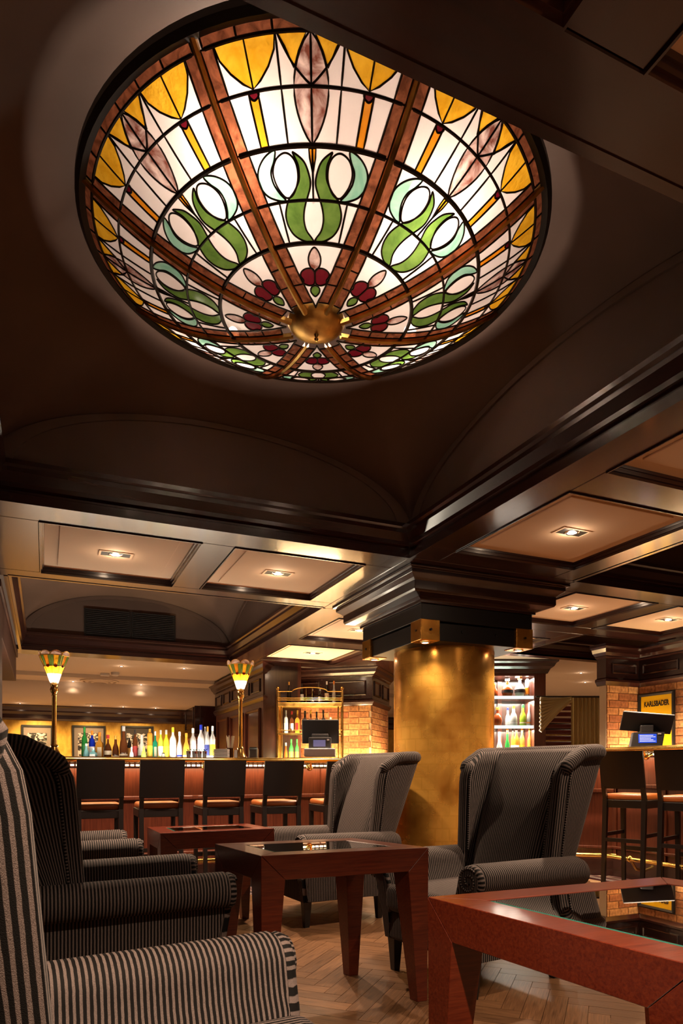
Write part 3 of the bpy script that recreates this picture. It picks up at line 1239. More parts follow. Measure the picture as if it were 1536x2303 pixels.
    path = [(a[0] + .020, a[1] - .006, a[2] - .045), (a[0] + .012, a[1] - .003, a[2] - .018)] + path + [(b_[0] + .012, b_[1] + .003, b_[2] - .018), (b_[0] + .020, b_[1] + .006, b_[2] - .045)]
    rad = [.018, .032] + rad + [.032, .018]
    MB().tube(path, rad, 12, uvlen=True).build('top_roll', fab, root, smooth=60)
    # piping along both sides of the wing's front edge
    for sg in (1, -1):
        mb = MB()
        for off, dx in ((.002, -.028),):
            mb.tube([(xf(z) + dx, sg * (wdt(z) + off), z) for z in [.56 + .5 * k / 12 for k in range(13)]], .0055, 6)
        mb.tube([(xf(z) + .012, sg * (wdt(z) - .078), z) for z in [.60 + .45 * k / 12 for k in range(13)]], .0055, 6)
        mb.build('piping', fab, root, smooth=60)
    # inner back pad
    rows = []
    NY = 14
    W0 = .235
    for i in range(15):
        v = i / 14
        z = .43 + v * .72
        row = []
        for k in range(NY + 1):
            y = -1 + 2 * k / NY
            W = wdt(z) - .079
            bul = (1 - y ** 10) * (.045 + .055 * math.sin(math.pi * min(1, .12 + v * .9)) ** .8)
            if v > .93:
                bul *= .75
            row.append((xr(z) + .125 + bul, y * W, z))
        rows.append(row + [(xr(z) + .11, wdt(z) - .09, z), (xr(z) + .11, -(wdt(z) - .09), z)])
    ys = [(-1 + 2 * k / NY) * .27 for k in range(NY + 1)] + [.29, .31, .33]
    vs, fs, uvs = loft(rows, True, ys)
    nn = len(rows[0])
    fs.append(tuple(range((len(rows) - 1) * nn, len(rows) * nn)))
    uvs.append([(0, 0)] * nn)
    MB().add(vs, fs, uvs).build('back_pad', fab, root, smooth=50)
    # base and seat
    mb = MB().box(-.355, .325, -.325, .325, .165, .33)
    mb.build('seat_base', fab, root, bevel=.025, segs=3, stripe=True)
    mb = MB().box(-.24, .385, -.262, .262, .325, .465)
    o = mb.build('seat_cushion', fab, root, bevel=.045, segs=4, stripe=True)
    # arms
    for sg in (1, -1):
        prof = [(.338, .17), (.342, .30), (.344, .44), (.345, .475)]
        for k in range(13):
            a = math.radians(-62 + k * 242 / 12)
            prof.append((.347 + .074 * math.cos(a), .548 + .074 * math.sin(a)))
        prof += [(.262, .50), (.245, .46), (.225, .40), (.262, .30), (.268, .17)]
        xs = [-.40, -.36, -.25, -.1, .05, .2, .30, .335, .35]
        rows = []
        for x in xs:
            s_ = 1 if x < .34 else .96
            f_ = 1.0 if x > -.38 else .93
            row = []
            for y, z in prof:
                lim = min(x, lerp(.30, .35, max(0, min(1, (z - .2) / .3))))
                row.append((lim, sg * (.307 + (y - .307) * s_ * f_), .39 + (z - .39) * s_ * f_ + (.012 * (x + .4))))
            rows.append(row)
        vs, fs = [p for r in rows for p in r], []
        uvs = []
        nn = len(prof)
        for i in range(len(rows) - 1):
            for k in range(nn):
                l = (k + 1) % nn
                fs.append((i * nn + k, i * nn + l, (i + 1) * nn + l, (i + 1) * nn + k))
                uvs.append([(xs[i], 0), (xs[i], .01), (xs[i + 1], .01), (xs[i + 1], 0)])
        fs.append(tuple(range(nn)))
        uvs.append([(p[1], p[2]) for p in rows[0]])
        MB().add(vs, fs, uvs).build('arm', fab, root, smooth=50)
        # pleated scroll front
        rows = []
        for (sc, x) in ((1.0, .345), (1.03, .356), (.97, .368), (.80, .373)):
            row = []
            for y, z in prof:
                lim = lerp(.30, .35, max(0, min(1, (z - .2) / .3))) - .35 + x
                if z > .47 or y > .35:
                    yy, zz_ = .347 + (y - .347) * sc, .552 + (z - .548) * sc
                else:
                    yy, zz_ = .305 + (y - .305) * (.75 + .25 * sc) * (.55 + .45 * min(1, max(0, (z - .17) / .3))), z + .004
                row.append((lim, sg * yy, zz_))
            rows.append(row)
        vs = [p for r in rows for p in r]
        fs, uvs = [], []
        for i in range(len(rows) - 1):
            for k in range(nn):
                l = (k + 1) % nn
                fs.append((i * nn + k, i * nn + l, (i + 1) * nn + l, (i + 1) * nn + k))
                uvs.append([(k * .016, 0), (k * .016 + .016, 0), (k * .016 + .016, .01), (k * .016, .01)])
        fs.append(tuple(range(3 * nn, 4 * nn)))
        uvs.append([(p[1] * 1.2, p[2]) for p in rows[3]])
        MB().add(vs, fs, uvs).build('arm_front', fab, root, smooth=50)
        sp = []
        for k in range(26):
            a = k / 25 * 3.4 * math.pi + .8
            r_ = .062 * (1 - k / 30)
            sp.append((.376, sg * (.347 + r_ * math.cos(a)), .556 + r_ * math.sin(a)))
        MB().tube(sp, .0045, 5).build('scroll_piping', fab, root, smooth=60)
    for sx, sy in ((-.30, -.27), (-.30, .27), (.285, -.285), (.285, .285)):
        t, b_ = .029, .018
        MB().prism([(sx - b_, sy - b_), (sx + b_, sy - b_), (sx + b_, sy + b_), (sx - b_, sy + b_)], 0, .175,
                   [(sx - t, sy - t), (sx + t, sy - t), (sx + t, sy + t), (sx - t, sy + t)]).build('leg', M['black_wood'], root, bevel=.003)
    return root


chair0 = wing_chair('striped wing chair nearest the camera, cut off by the left edge, arm brightly lit', 'striped wing chairs')
CH = [
    (.200, 1.235, 6, None),
    (.335, 3.125, 2, 'striped wing chair second along the left side, between nearest chair and middle table'),
    (.17, 4.735, 2, 'striped wing chair farthest on the left, only its two arms showing behind second chair'),
    (2.03, 2.965, 190.5, 'big striped wing chair on the right, in front of the gold column, seat facing left'),
    (1.86, 4.60, 186, 'striped wing chair at centre back, left of the gold column'),
]
for i, (x, y, r_, lb) in enumerate(CH):
    o = chair0 if i == 0 else copy_tree(chair0)
    o.location = (x, y, 0)
    o.rotation_euler = (0, 0, math.radians(r_))
    o.scale = (1.07, 1.07, 1.025) if i == 0 else (1, 1, 1)
    if lb:
        o['label'] = lb

# ================================================================ TABLES


def table(label, cs, ht, ft=None, feet_h=None):
    """cs: four corners counter-clockwise seen from above"""
    cx, cy = sum(c[0] for c in cs) / 4, sum(c[1] for c in cs) / 4
    t = thing('side_table', label, 'table', (cx, cy, 0), group='cherry wood lounge tables')
    cs = [Vector((c[0] - cx, c[1] - cy)) for c in cs]
    fw, ap = .105, .105

    def inset(w_):
        out = []
        for i in range(4):
            p, a, b_ = cs[i], cs[(i - 1) % 4], cs[(i + 1) % 4]
            d1, d2 = (a - p).normalized(), (b_ - p).normalized()
            sn = abs(d1.x * d2.y - d1.y * d2.x)
            out.append(p + (d1 + d2) * (w_ / sn))
        return out
    inn = inset(fw)
    for i in range(4):
        j = (i + 1) % 4
        a, b_, ai, bi = cs[i], cs[j], inn[i], inn[j]
        d_ = (b_ - a).normalized() * .0007
        e = (b_ - a).normalized()
        # top outer edge corner to corner, bottom outer edge starts after the leg: the mitred side frame
        lo_a, lo_b = a + e * fw, b_ - e * fw
        vs = [(*(a + d_), ht), (*(b_ - d_), ht), (*(bi - d_), ht), (*(ai + d_), ht),
              (*(lo_a + d_), ht - ap), (*(lo_b - d_), ht - ap), (*(bi - d_), ht - ap), (*(ai + d_), ht - ap)]
        o = MB().add(vs, [(0, 1, 2, 3), (7, 6, 5, 4), (0, 4, 5, 1), (3, 2, 6, 7), (0, 3, 7, 4), (1, 5, 6, 2)]).build('frame_board', M['table_wood'], t, bevel=.0015, segs=1)
    lg = []
    for i in range(4):
        p = cs[i]
        e1, e2 = (cs[(i + 1) % 4] - p).normalized(), (cs[(i - 1) % 4] - p).normalized()
        def sq(w_, o_=0.0):
            q = p + (e1 + e2) * o_
            return [q, q + e1 * w_, q + (e1 + e2) * w_, q + e2 * w_]
        up_, dn = sq(fw - .001), sq(.050, .004)
        vs = [(*p, ht - .0008)] + [(*q, ht - ap) for q in up_[1:]] + [(*q, 0) for q in dn]
        # 0 apex on the corner, 1..3 joint, 4..7 foot
        fs = [(0, 1, 2), (0, 2, 3), (0, 4, 5, 1), (1, 5, 6, 2), (2, 6, 7, 3), (3, 7, 4, 0), (7, 6, 5, 4)]
        MB().add(vs, fs).build('leg', M['table_wood'], t, bevel=.001, segs=1)
    gi = inset(fw + .001)
    g2 = inset(fw + .012)
    z1 = ht - .001
    vs = [(*p, z1) for p in g2] + [(*p, z1 - .004) for p in gi] + [(*p, z1 - .018) for p in gi]
    MB().add([(*p, z1) for p in g2] + [(*p, z1 - .018) for p in g2], [(0, 1, 2, 3)]).build('glass_top', M['table_glass'], t)
    fs = []
    for i in range(4):
        j = (i + 1) % 4
        fs += [(i, j, 4 + j, 4 + i), (4 + i, 4 + j, 8 + j, 8 + i)]
    MB().add(vs, fs).build('glass_edge', M['glass_edge'], t)
    # ledge that carries the glass
    lgd = inset(fw + .02)
    vs = [(*p, z1 - .019) for p in inn] + [(*p, z1 - .019) for p in lgd] + [(*p, z1 - .03) for p in lgd] + [(*p, z1 - .03) for p in inn]
    fs = []
    for i in range(4):
        j = (i + 1) % 4
        for q in range(4):
            r_ = (q + 1) % 4
            fs.append((q * 4 + i, q * 4 + j, r_ * 4 + j, r_ * 4 + i))
    MB().add(vs, fs).build('glass_ledge', M['table_wood'], t)
    return t


def bpz(x, y, z):
    d = F * (z - HC) / (YH - y)
    return P(x, d)


HT = .70
t3 = [bpz(961.3, 2016.8, HT), bpz(1575, 2175, HT), None, bpz(1487, 1972.2, HT)]
t3[2] = (t3[1][0] + t3[3][0] - t3[0][0], t3[1][1] + t3[3][1] - t3[0][1])
t3 = [t3[1], t3[2], t3[3], t3[0]]
table('large cherry wood table with glass top in the right foreground, cropped by the frame', t3, HT)
t1 = [bpz(587.4, 1925.1, HT), bpz(964, 1905.6, HT), bpz(792.5, 1884.4, HT), bpz(483.3, 1897.4, HT)]
table('cherry wood glass topped table in the middle, between second left chair and right chair', t1, HT)
h2 = .67
t2 = [bpz(361, 1874, h2), bpz(617, 1863, h2), bpz(555, 1852, h2), bpz(331, 1860, h2)]
table('farthest cherry wood glass topped table, just in front of the bar stools', t2, h2)

# ================================================================ DOWNLIGHTS


def downlight(x, y, z, label, power=None, plate=True, small=False, beam=115):
    t = thing('downlight', label, 'ceiling light', (x, y, z), group='recessed downlights')
    if plate:
        a = .11
        prof = [(0, -.004), (0, .003), (.010, .003), (.010, -.004)]
        MB().sweep([(-a, -.06), (a, -.06), (a, .06), (-a, .06)], [(0, .001), (0, -.005), (.014, -.005), (.014, .001)], True).build('plate', M['cream'], t)
        box('slot', M['mat_black'], -a + .014, a - .014, -.046, .046, -.002, .0005, t)
    r_ = .018 if small else .030
    MB().lathe([(r_, -.008), (r_ * 1.35, -.009), (r_ * 1.6, -.004), (r_ * 1.6, .001), (r_, .001)], 24).build('trim_ring', M['chrome'], t, smooth=40)
    MB().lathe([(0, -.006), (r_ * .98, -.006), (r_ * .98, -.002), (0, -.002)], 20).build('lens', M['bulb_small' if small else 'bulb'], t)
    light('SPOT', (0, 0, -.02), power or SPOT_W, WARM, t, .03, beam, .8)
    light('POINT', (0, 0, -.05), .25 if small else .8, WARM, t, .03)  # extra point light, added for a glow on the panel round the lens
    return t


names = {0: 'overhead left of the camera', 1: 'overhead right of the camera', 2: 'overhead near the top right corner',
         3: 'near coffer of the right beam, above right foreground', 4: 'big coffer right above the black column collar',
         5: 'leftmost coffer below the lamp bay', 6: 'coffer second from left below the lamp bay',
         7: 'coffer right of the column, above the chair', 8: 'rightmost coffer at the right picture edge', 9: 'coffer outside the right frame edge',
         10: 'coffer touching the column collar on its left', 11: 'small far coffer left of the column, above brass shelf', 12: 'far coffer just right of the column'}
for i, (x, y) in enumerate(CM):
    downlight(x, y, SOF + .030, 'recessed downlight in the ' + names.get(i, 'far coffer'), SPOT_W * {0: 1.5, 1: .4, 2: .4, 3: .55, 7: .7}.get(i, 1))
far = [(273, 1498, 2.56, 'bright downlight in pale hall ceiling, above smoke detector'), (414, 1503, 2.56, 'faint downlight in pale hall ceiling, left of right globe lamp'),
       (156, 1558, 2.56, 'downlight in hall ceiling just right of left lamp pole'), (291, 1563, 2.56, 'downlight in hall ceiling above the second framed picture gap')]
for px, py, z, lb in far:
    x, y, = bpz(px, py, z)
    if y > 11.3:
        z = 2.5
        x, y = bpz(px, py, z)
    if y > 12:
        y = 11.9
    downlight(x, y, z, lb, 120, False, True)
for px, lb in ((45, 'tiny downlight in low hall ceiling at far left'), (204, 'tiny downlight in low ceiling above the second framed photo'), (277, 'tiny downlight in low ceiling above the third framed photo'), (350, 'tiny downlight in low ceiling at the right end of gold wall')):
    t_ = (px - 768) / F
    y = 12.85
    downlight(y * (CS * t_ + SN) / (CS - SN * t_), y, 2.199, lb, 12, False, True)
x, y = bpz(1316, 1534, 2.56)
downlight(x, y, 2.56, 'lone downlight in pale ceiling through the right opening', 150, False, True)
downlight(9.5, 9.0, 2.56, 'unseen downlight added beyond the right brick pier to brighten the hall', 220, False, True)  # made-up source that lifts the pale ceiling and curtain
downlight(7.6, 8.2, 2.56, 'unseen downlight added behind the display cabinet to brighten the hall', 160, False, True)  # second made-up source for the same ceiling
# ================================================================ THE BAR COUNTER
bar = thing('bar_counter', 'long mahogany bar counter with brass rail, lit panels and brass foot rail', 'bar counter', (0, 0, 0))
# front line of the counter: along the room, across the corner, then towards the camera
FL = [(-.30, 6.42), (3.75, 6.42), (5.2, 5.15), (5.2, 2.2)]
ZL, ZR_ = 1.15, 1.25
segs = [((-.30, 6.42), (3.75, 6.42), ZL), ((3.75, 6.42), (5.2, 5.15), 1.20), ((5.2, 5.15), (5.2, 2.2), ZR_)]
led = bar


def seg_frame(a, b_):
    a, b_ = Vector(a), Vector(b_)
    d_ = (b_ - a).normalized()
    return a, d_, Vector((-d_.y, d_.x)), (b_ - a).length


for si, (a, b_, zt) in enumerate(segs):
    A, D, N_, L = seg_frame(a, b_)        # N_ points away from the guests (left of travel)
    rot = math.atan2(D.y, D.x)
    loc = (A.x, A.y, 0)
    kw = dict(loc=loc, rot=rot)
    # top, dark edge
    MB().box(-.0, L, -.22, .42, zt - .035, zt).build('counter_top', M['dark_wood'], bar, bevel=.008, **kw)
    MB().box(0, L, .0, .05, .08, zt - .04).build('counter_body', M['red_wood'], bar, **kw)
    MB().box(0, L, -.03, .0, .0, .17).build('plinth', M['dark_wood'], bar, **kw)
    MB().box(0, L, -.028, -.001, zt - .40 + .03, zt - .36 + .03).build('dado_rail', M['red_wood'], bar, bevel=.008, **kw)
    MB().box(0, L, -.02, -.001, .27, .30).build('skirting_bead', M['red_wood'], bar, bevel=.006, **kw)
    npan = max(1, round(L / .60))
    pw = L / npan
    for k in range(npan):
        x0, x1 = k * pw + .05, (k + 1) * pw - .05
        MB().box(x0 - .085, x0 - .015, -.016, 0, .17, zt - .06).build('stile', M['red_wood'], bar, bevel=.004, **kw)
        for z0, z1 in ((zt - .31, zt - .10), (.34, zt - .43)):
            MB().sweep([(x0, z0), (x1, z0), (x1, z1), (x0, z1)], [(0, 0), (0, .014), (.012, .018), (.020, .008), (.020, 0)], True).build('panel_moulding', M['red_wood'], bar)
            o = bar.children[-1] if False else [q for q in bar.children][-1]
    # brass hand rail with its brackets
    MB().tube([(0.0, -.275, zt - .005), (L, -.275, zt - .005)], .024, 16).build('hand_rail', M['brass'], bar, smooth=60, **kw)
    nb = max(1, int(L / .95))
    for k in range(nb):
        x = (k + .62) * L / nb
        mb = MB()
        mb.tube([(x, -.275, zt - .005), (x, -.262, zt - .055), (x, -.225, zt - .075), (x, -.17, zt - .055)], [.018, .014, .012, .016], 10)
        mb.lathe([(0, -.03), (.022, -.022), (.032, 0), (.022, .022), (0, .03)], 12, (x, -.235, zt - .075))
        mb.build('rail_bracket', M['brass'], bar, smooth=60, **kw)
        mb = MB()
        for q in (-.028, .028):
            mb.lathe([(.024, -.0), (.031, .0), (.031, .012), (.024, .012)], 16)
    MB().tube([(0, -.20, .225), (L, -.20, .225)], .021, 14).build('foot_rail', M['brass'], bar, smooth=60, **kw)
    for k in range(nb):
        x = (k + .4) * L / nb
        mb = MB()
        mb.tube([(x, -.20, .225), (x, -.13, .13), (x, -.02, .10)], .014, 10)
        mb.lathe([(0, -.035), (.026, -.024), (.036, 0), (.026, .024), (0, .035)], 14, (x, -.20, .225))
        mb.build('foot_rail_bracket', M['brass'], bar, smooth=60, **kw)
    # led tape under the top: one dot after the other
    mb = MB()
    nl = int(L / .045)
    for k in range(nl):
        x = (k + .5) * L / nl
        mb.box(x - .014, x + .014, -.150, -.138, zt - .060, zt - .046)
    mb.build('led_dots', M['led'], led, **kw)
    MB().box(0, L, -.136, -.12, zt - .08, zt - .036).build('led_channel', M['dark_wood'], led, **kw)
    light('AREA', (A.x + D.x * L / 2 + N_.x * -.07, A.y + D.y * L / 2 + N_.y * -.07, zt - .06), 5 * L, (1, .72, .36), led, L, rot=(0, 0, rot), sy=.03)
# the panel mouldings were laid flat: stand them up against the front
for o in bar.children:
    if o.name.startswith('panel_moulding'):
        for v in o.data.vertices:
            x, y, z = v.co
            v.co = (x, -z, y)
# striped upper panels and lit inner shelf behind the bar
box('back_bar_shelf', M['dark_wood'], -.3, 3.4, 6.95, 7.30, 1.12, 1.16, bar)
box('speed_rack', M['mat_black'], -.3, 3.4, 6.86, 7.35, 0, 1.12, bar)
lb_ = bar
box('lit_ledge', M['led_white'], -.2, 2.05, 6.86, 6.90, 1.162, 1.172, lb_)
light('AREA', (.95, 7.0, 1.175), 28, (1, .86, .66), lb_, 2.2, rot=(math.radians(180), 0, 0), sy=.2)

# ================================================================ BAR STOOLS


def stool(label, dz=0):
    t = thing('bar_stool', label, 'bar stool', group='dark bar stools with orange seats')
    sh = .745
    bw = M['black_wood']
    hw, dp = .175, .19
    box('seat_frame', bw, -dp, dp, -hw, hw, sh - .07, sh - .005, t, bevel=.004)
    MB().box(-dp + .01, dp + .01, -hw + .008, hw - .008, sh - .01, sh + .045).build('seat', M['leather'], t, bevel=.024, segs=4)
    # curved back board
    rows = []
    for i in range(9):
        v = i / 8
        z = sh + .085 + v * .30
        row = []
        for k in range(9):
            y = -1 + k / 4
            xx = -dp - .01 - .075 * (z - sh) / .37 - .018 * (1 - y * y)
            row.append((xx, y * hw * 1.0, z))
        rows.append(row)
    vs, fs = [], []
    for dx in (0, .018):
        for r_ in rows:
            vs += [(p[0] + dx, p[1], p[2]) for p in r_]
    for i in range(8):
        for k in range(8):
            a = i * 9 + k
            fs += [(a, a + 1, a + 10, a + 9), (81 + a, 81 + a + 9, 81 + a + 10, 81 + a + 1)]
    for k in range(8):
        fs += [(k, 81 + k, 81 + k + 1, k + 1), (72 + k, 73 + k, 81 + 73 + k, 81 + 72 + k), (k * 9, k * 9 + 9, 81 + k * 9 + 9, 81 + k * 9), (k * 9 + 8, 81 + k * 9 + 8, 81 + k * 9 + 17, k * 9 + 17)]
    MB().add(vs, fs).build('back_board', bw, t, smooth=40)
    for sg in (1, -1):
        y = sg * (hw - .02)
        MB().prism([(-dp - .055, y - .014), (-dp - .025, y - .014), (-dp - .025, y + .014), (-dp - .055, y + .014)], 0, sh,
                   [(-dp - .01, y - .018), (-dp + .03, y - .018), (-dp + .03, y + .018), (-dp - .01, y + .018)]).build('leg', bw, t)
        MB().prism([(-dp - .010, y - .016), (-dp + .025, y - .016), (-dp + .025, y + .016), (-dp - .010, y + .016)], sh, sh + .10,
                   [(-dp - .040, y - .016), (-dp - .012, y - .016), (-dp - .012, y + .016), (-dp - .040, y + .016)]).build('back_post', bw, t)
        MB().prism([(dp - .02, y - .014), (dp + .012, y - .014), (dp + .012, y + .014), (dp - .02, y + .014)], 0, sh - .06,
                   [(dp - .035, y - .018), (dp, y - .018), (dp, y + .018), (dp - .035, y + .018)]).build('leg', bw, t)
        box('stretcher', bw, -dp - .02, dp - .01, y - .008, y + .008, .44, .47, t)
    box('foot_bar', bw, dp - .02, dp + .004, -hw + .03, hw - .03, .30, .335, t)
    box('rear_bar', bw, -dp - .03, -dp - .005, -hw + .03, hw - .03, .40, .43, t)
    return t


st0 = stool('bar stool farthest left, partly hidden by the second striped wing chair')
SX = [(226, 'x'), (364, 'bar stool second from left, between the two globe lamps on the bar'), (504, 'bar stool third from left, just left of the right globe lamp'),
      (636, 'bar stool fourth from left, below the cash register on the bar'), (772, 'bar stool fifth from left, behind the centre back wing chair')]
for i, (px, lb) in enumerate(SX):
    o = st0 if i == 0 else copy_tree(st0)
    t_ = (px - 768) / F
    y = 5.60
    x = y * (CS * t_ + SN) / (CS - SN * t_)
    o.location = (x, y + .22, 0)
    o.rotation_euler = (0, 0, math.radians(90))
    if i:
        o['label'] = lb
for (px, d_, rz, lb) in ((1425, 6.05, 22, 'bar stool on the right, directly behind the right wing chair'), (1555, 5.55, 22, 'bar stool at the right picture edge, cut off by the frame')):
    o = copy_tree(st0)
    x, y = P(px, d_)
    o.location = (x, y, 0)
    o.scale = (1.08, 1.08, 1.075)
    o.rotation_euler = (0, 0, math.radians(rz))
    o['label'] = lb

# ================================================================ GLOBE LAMPS ON THE BAR


def torch(px, d_, ztop, label):
    x, y = P(px, d_)
    t = thing('torch_lamp', label, 'lamp', (x, y, 1.151), group='brass torch lamps on the bar')
    H = ztop - 1.151
    MB().lathe([(0, 0), (.064, 0), (.067, .012), (.060, .022), (.063, .034), (.050, .055), (.036, .085), (.028, .11), (.034, .12), (.020, .14), (.0, .14)], 32).build('base', M['brass'], t, smooth=40)
    pz = H - .37
    prof = [(0, .13), (.024, .135), (.021, .17), (.019, pz - .04), (.024, pz - .03), (.019, pz - .02), (.03, pz), (.037, pz + .02), (.028, pz + .045), (.034, pz + .06), (.020, pz + .08), (.020, pz + .10), (0, pz + .10)]
    MB().lathe(prof, 20).build('pole', M['brass'], t, smooth=40)
    n_ = 8
    z0, z1 = pz + .08, pz + .315
    for k in range(n_):
        a0, a1 = 2 * math.pi * (k - .5) / n_ + .12, 2 * math.pi * (k + .5) / n_ + .12
        def pt(a, rr, z):
            return (rr * math.cos(a), rr * math.sin(a), z)
        def rad(v):
            return lerp(.036, .128, v ** 1.15)
        sh = []
        def quad(u0, u1, v0, v1, nm, g, off=0.0):
            vs = []
            for (u, v) in ((u0, v0), (u1, v0), (u1, v1), (u0, v1)):
                rr = rad(v) + off
                p0, p1 = Vector(pt(a0, rr, lerp(z0, z1, v))), Vector(pt(a1, rr, lerp(z0, z1, v)))
                vs.append(p0.lerp(p1, u))
            MB().add(vs, [(0, 1, 2, 3)]).build(nm, G[g], t)
        quad(.02, .98, 0, .34, 'opal_pane', 'white')
        quad(.02, .98, .35, .60, 'amber_pane', 'amber')
        quad(.02, .28, .61, 1, 'green_pane', 'green')
        quad(.29, .71, .61, 1, 'amber_pane', 'orange' if k % 2 else 'amber')
        quad(.72, .98, .61, 1, 'green_pane', 'green')
        # ruby jewel and scalloped top
        c = Vector(pt((a0 + a1) / 2, rad(.62) * math.cos(math.pi / n_) + .003, lerp(z0, z1, .62)))
        tan = Vector((-math.sin((a0 + a1) / 2), math.cos((a0 + a1) / 2), 0))
        upv = Vector((0, 0, 1))
        vs = [c + tan * .015 * math.cos(q * math.pi / 6) + upv * .015 * math.sin(q * math.pi / 6) for q in range(12)]
        MB().add(vs, [tuple(range(12))]).build('ruby_jewel', G['red'], t)
        p0, p1 = Vector(pt(a0, rad(1), z1)), Vector(pt(a1, rad(1), z1))
        vs = [p0.lerp(p1, .5 - .5 * math.cos(q * math.pi / 8)) + upv * .040 * math.sin(q * math.pi / 8) + Vector((c.x, c.y, 0)).normalized() * .012 * math.sin(q * math.pi / 8) for q in range(9)]
        MB().add(vs, [tuple(range(9))]).build('brown_scallop', G['brown'], t)
        mb = MB()
        for (u, v0, v1) in ((0, 0, 1), (.285, .6, 1), (.715, .6, 1)):
            mb.tube([Vector(pt(a0, rad(lerp(v0, v1, q / 4)), lerp(z0, z1, lerp(v0, v1, q / 4)))).lerp(Vector(pt(a1, rad(lerp(v0, v1, q / 4)), lerp(z0, z1, lerp(v0, v1, q / 4)))), u) for q in range(5)], .0022, 5)
        mb.tube(vs, .003, 5)
        for v in (.345, .605, 1):
            mb.tube([pt(a0, rad(v), lerp(z0, z1, v)), pt(a1, rad(v), lerp(z0, z1, v))], .0022, 5)
        mb.build('lead_came', M['old_brass'], t)
    MB().lathe([(0, -.03), (.016, -.02), (.02, 0), (.012, .025), (0, .03)], 12).build('bulb', M['bulb'], t, loc=(0, 0, z0 + .05), smooth=60)
    light('POINT', (0, 0, z0 + .06), 14, (1, .78, .55), t, .02)
    return t


torch(122, 6.1, Zy(1463, 6.1), 'brass torch lamp with stained glass shade at the left end of the bar')
torch(541, 6.75, Zy(1484, 6.75), 'brass torch lamp with stained glass shade at the middle of the bar')

# ================================================================ BOTTLES
BM = {}


def bmat(col, clear=False):
    k = (col, clear)
    if k not in BM:
        m = mat('bottle_glass', col, .12, spec=.8)
        m.node_tree.nodes['Principled BSDF'].inputs['Transmission Weight'].default_value = .35 if clear else .15
        m.node_tree.nodes['Principled BSDF'].inputs['IOR'].default_value = 1.2
        BM[k] = m
    return BM[k]


CLR = {'green': (.03, .25, .05), 'blue': (.01, .03, .45), 'clear': (.62, .62, .62), 'amber': (.55, .24, .03), 'brown': (.10, .03, .01), 'red': (.35, .02, .02),
       'pale': (.70, .70, .66), 'aqua': (.25, .55, .60), 'teal': (.02, .28, .17), 'yellow': (.65, .50, .03), 'white': (.78, .78, .80), 'dark': (.02, .015, .012),
       'gold': (.75, .42, .08), 'cognac': (.32, .06, .015), 'lime': (.40, .58, .05), 'silver': (.6, .6, .62), 'cream': (.75, .62, .45), 'black': (.01, .01, .01), 'orange': (.7, .22, .02),
       'navy': (.02, .03, .15)}


def bottle(x, y, z, w_, h, body, cap, lab, shape, label, group, lab2=None):
    t = thing('bottle', label, 'bottle', (x, y, z), group=group)
    r_ = w_ / 2
    if shape == 'tall':
        pr = [(0, 0), (r_ * .92, 0), (r_, .01), (r_, h * .58), (r_ * .85, h * .66), (r_ * .38, h * .76), (r_ * .33, h * .93), (0, h * .93)]
    elif shape == 'square':
        pr = [(0, 0), (r_ * .97, 0), (r_, .008), (r_, h * .55), (r_ * .92, h * .60), (r_ * .40, h * .68), (r_ * .34, h * .88), (0, h * .88)]
    elif shape == 'round':
        pr = [(0, 0), (r_ * .55, 0), (r_ * .85, h * .10), (r_, h * .26), (r_ * .95, h * .40), (r_ * .65, h * .55), (r_ * .28, h * .66), (r_ * .24, h * .82), (0, h * .82)]
    elif shape == 'slim':
        pr = [(0, 0), (r_ * .95, 0), (r_, .006), (r_, h * .80), (r_ * .9, h * .84), (r_ * .45, h * .88), (r_ * .42, h * .95), (0, h * .95)]
    else:   # bell
        pr = [(0, 0), (r_ * .9, 0), (r_, .01), (r_ * .98, h * .36), (r_ * .80, h * .52), (r_ * .42, h * .66), (r_ * .34, h * .90), (0, h * .90)]
    seg = 4 if shape == 'square' else 16
    o = MB().lathe(pr, seg).build('glass_body', bmat(CLR[body], body in ('clear', 'pale', 'aqua', 'white')), t, smooth=35)
    if shape == 'square':
        o.rotation_euler = (0, 0, math.radians(45 - math.degrees(TH) + random.uniform(-12, 12)))
        for v in o.data.vertices:
            v.co.x *= 1.25
            v.co.y *= 1.25
    rc = r_ * .40
    MB().lathe([(0, h * .84), (rc, h * .84), (rc * 1.02, h * .985), (0, h)], 12).build('cap', mat_c(cap), t, smooth=40)
    if lab:
        rr = r_ * 1.02 if shape != 'square' else r_ * .93
        z0, z1 = (h * .12, h * .45) if shape != 'round' else (h * .2, h * .36)
        if shape == 'square':
            lo = box('label', mat_c(lab), -r_ * .82, r_ * .82, -rr, rr, z0, z1, t)
            lo.rotation_euler = (0, 0, -TH)
        else:
            k_ = .82 if shape == 'bell' else 1
            MB().lathe([(rr * .98, z0), (rr, z0), (rr * (k_ if shape == 'bell' else 1), z1), (rr * .97 * k_, z1)], 16).build('label', mat_c(lab), t, smooth=40)
    if lab2:
        rr = r_ * 1.04
        MB().lathe([(rr * .9, h * .20), (rr, h * .20), (rr, h * .27), (rr * .9, h * .27)], 16).build('label_stripe', mat_c(lab2), t, smooth=40)
    return t


MC = {}


def mat_c(c):
    if c not in MC:
        MC[c] = mat(c + '_print', CLR[c], .35, .6 if c in ('gold', 'silver') else 0)
    return MC[c]


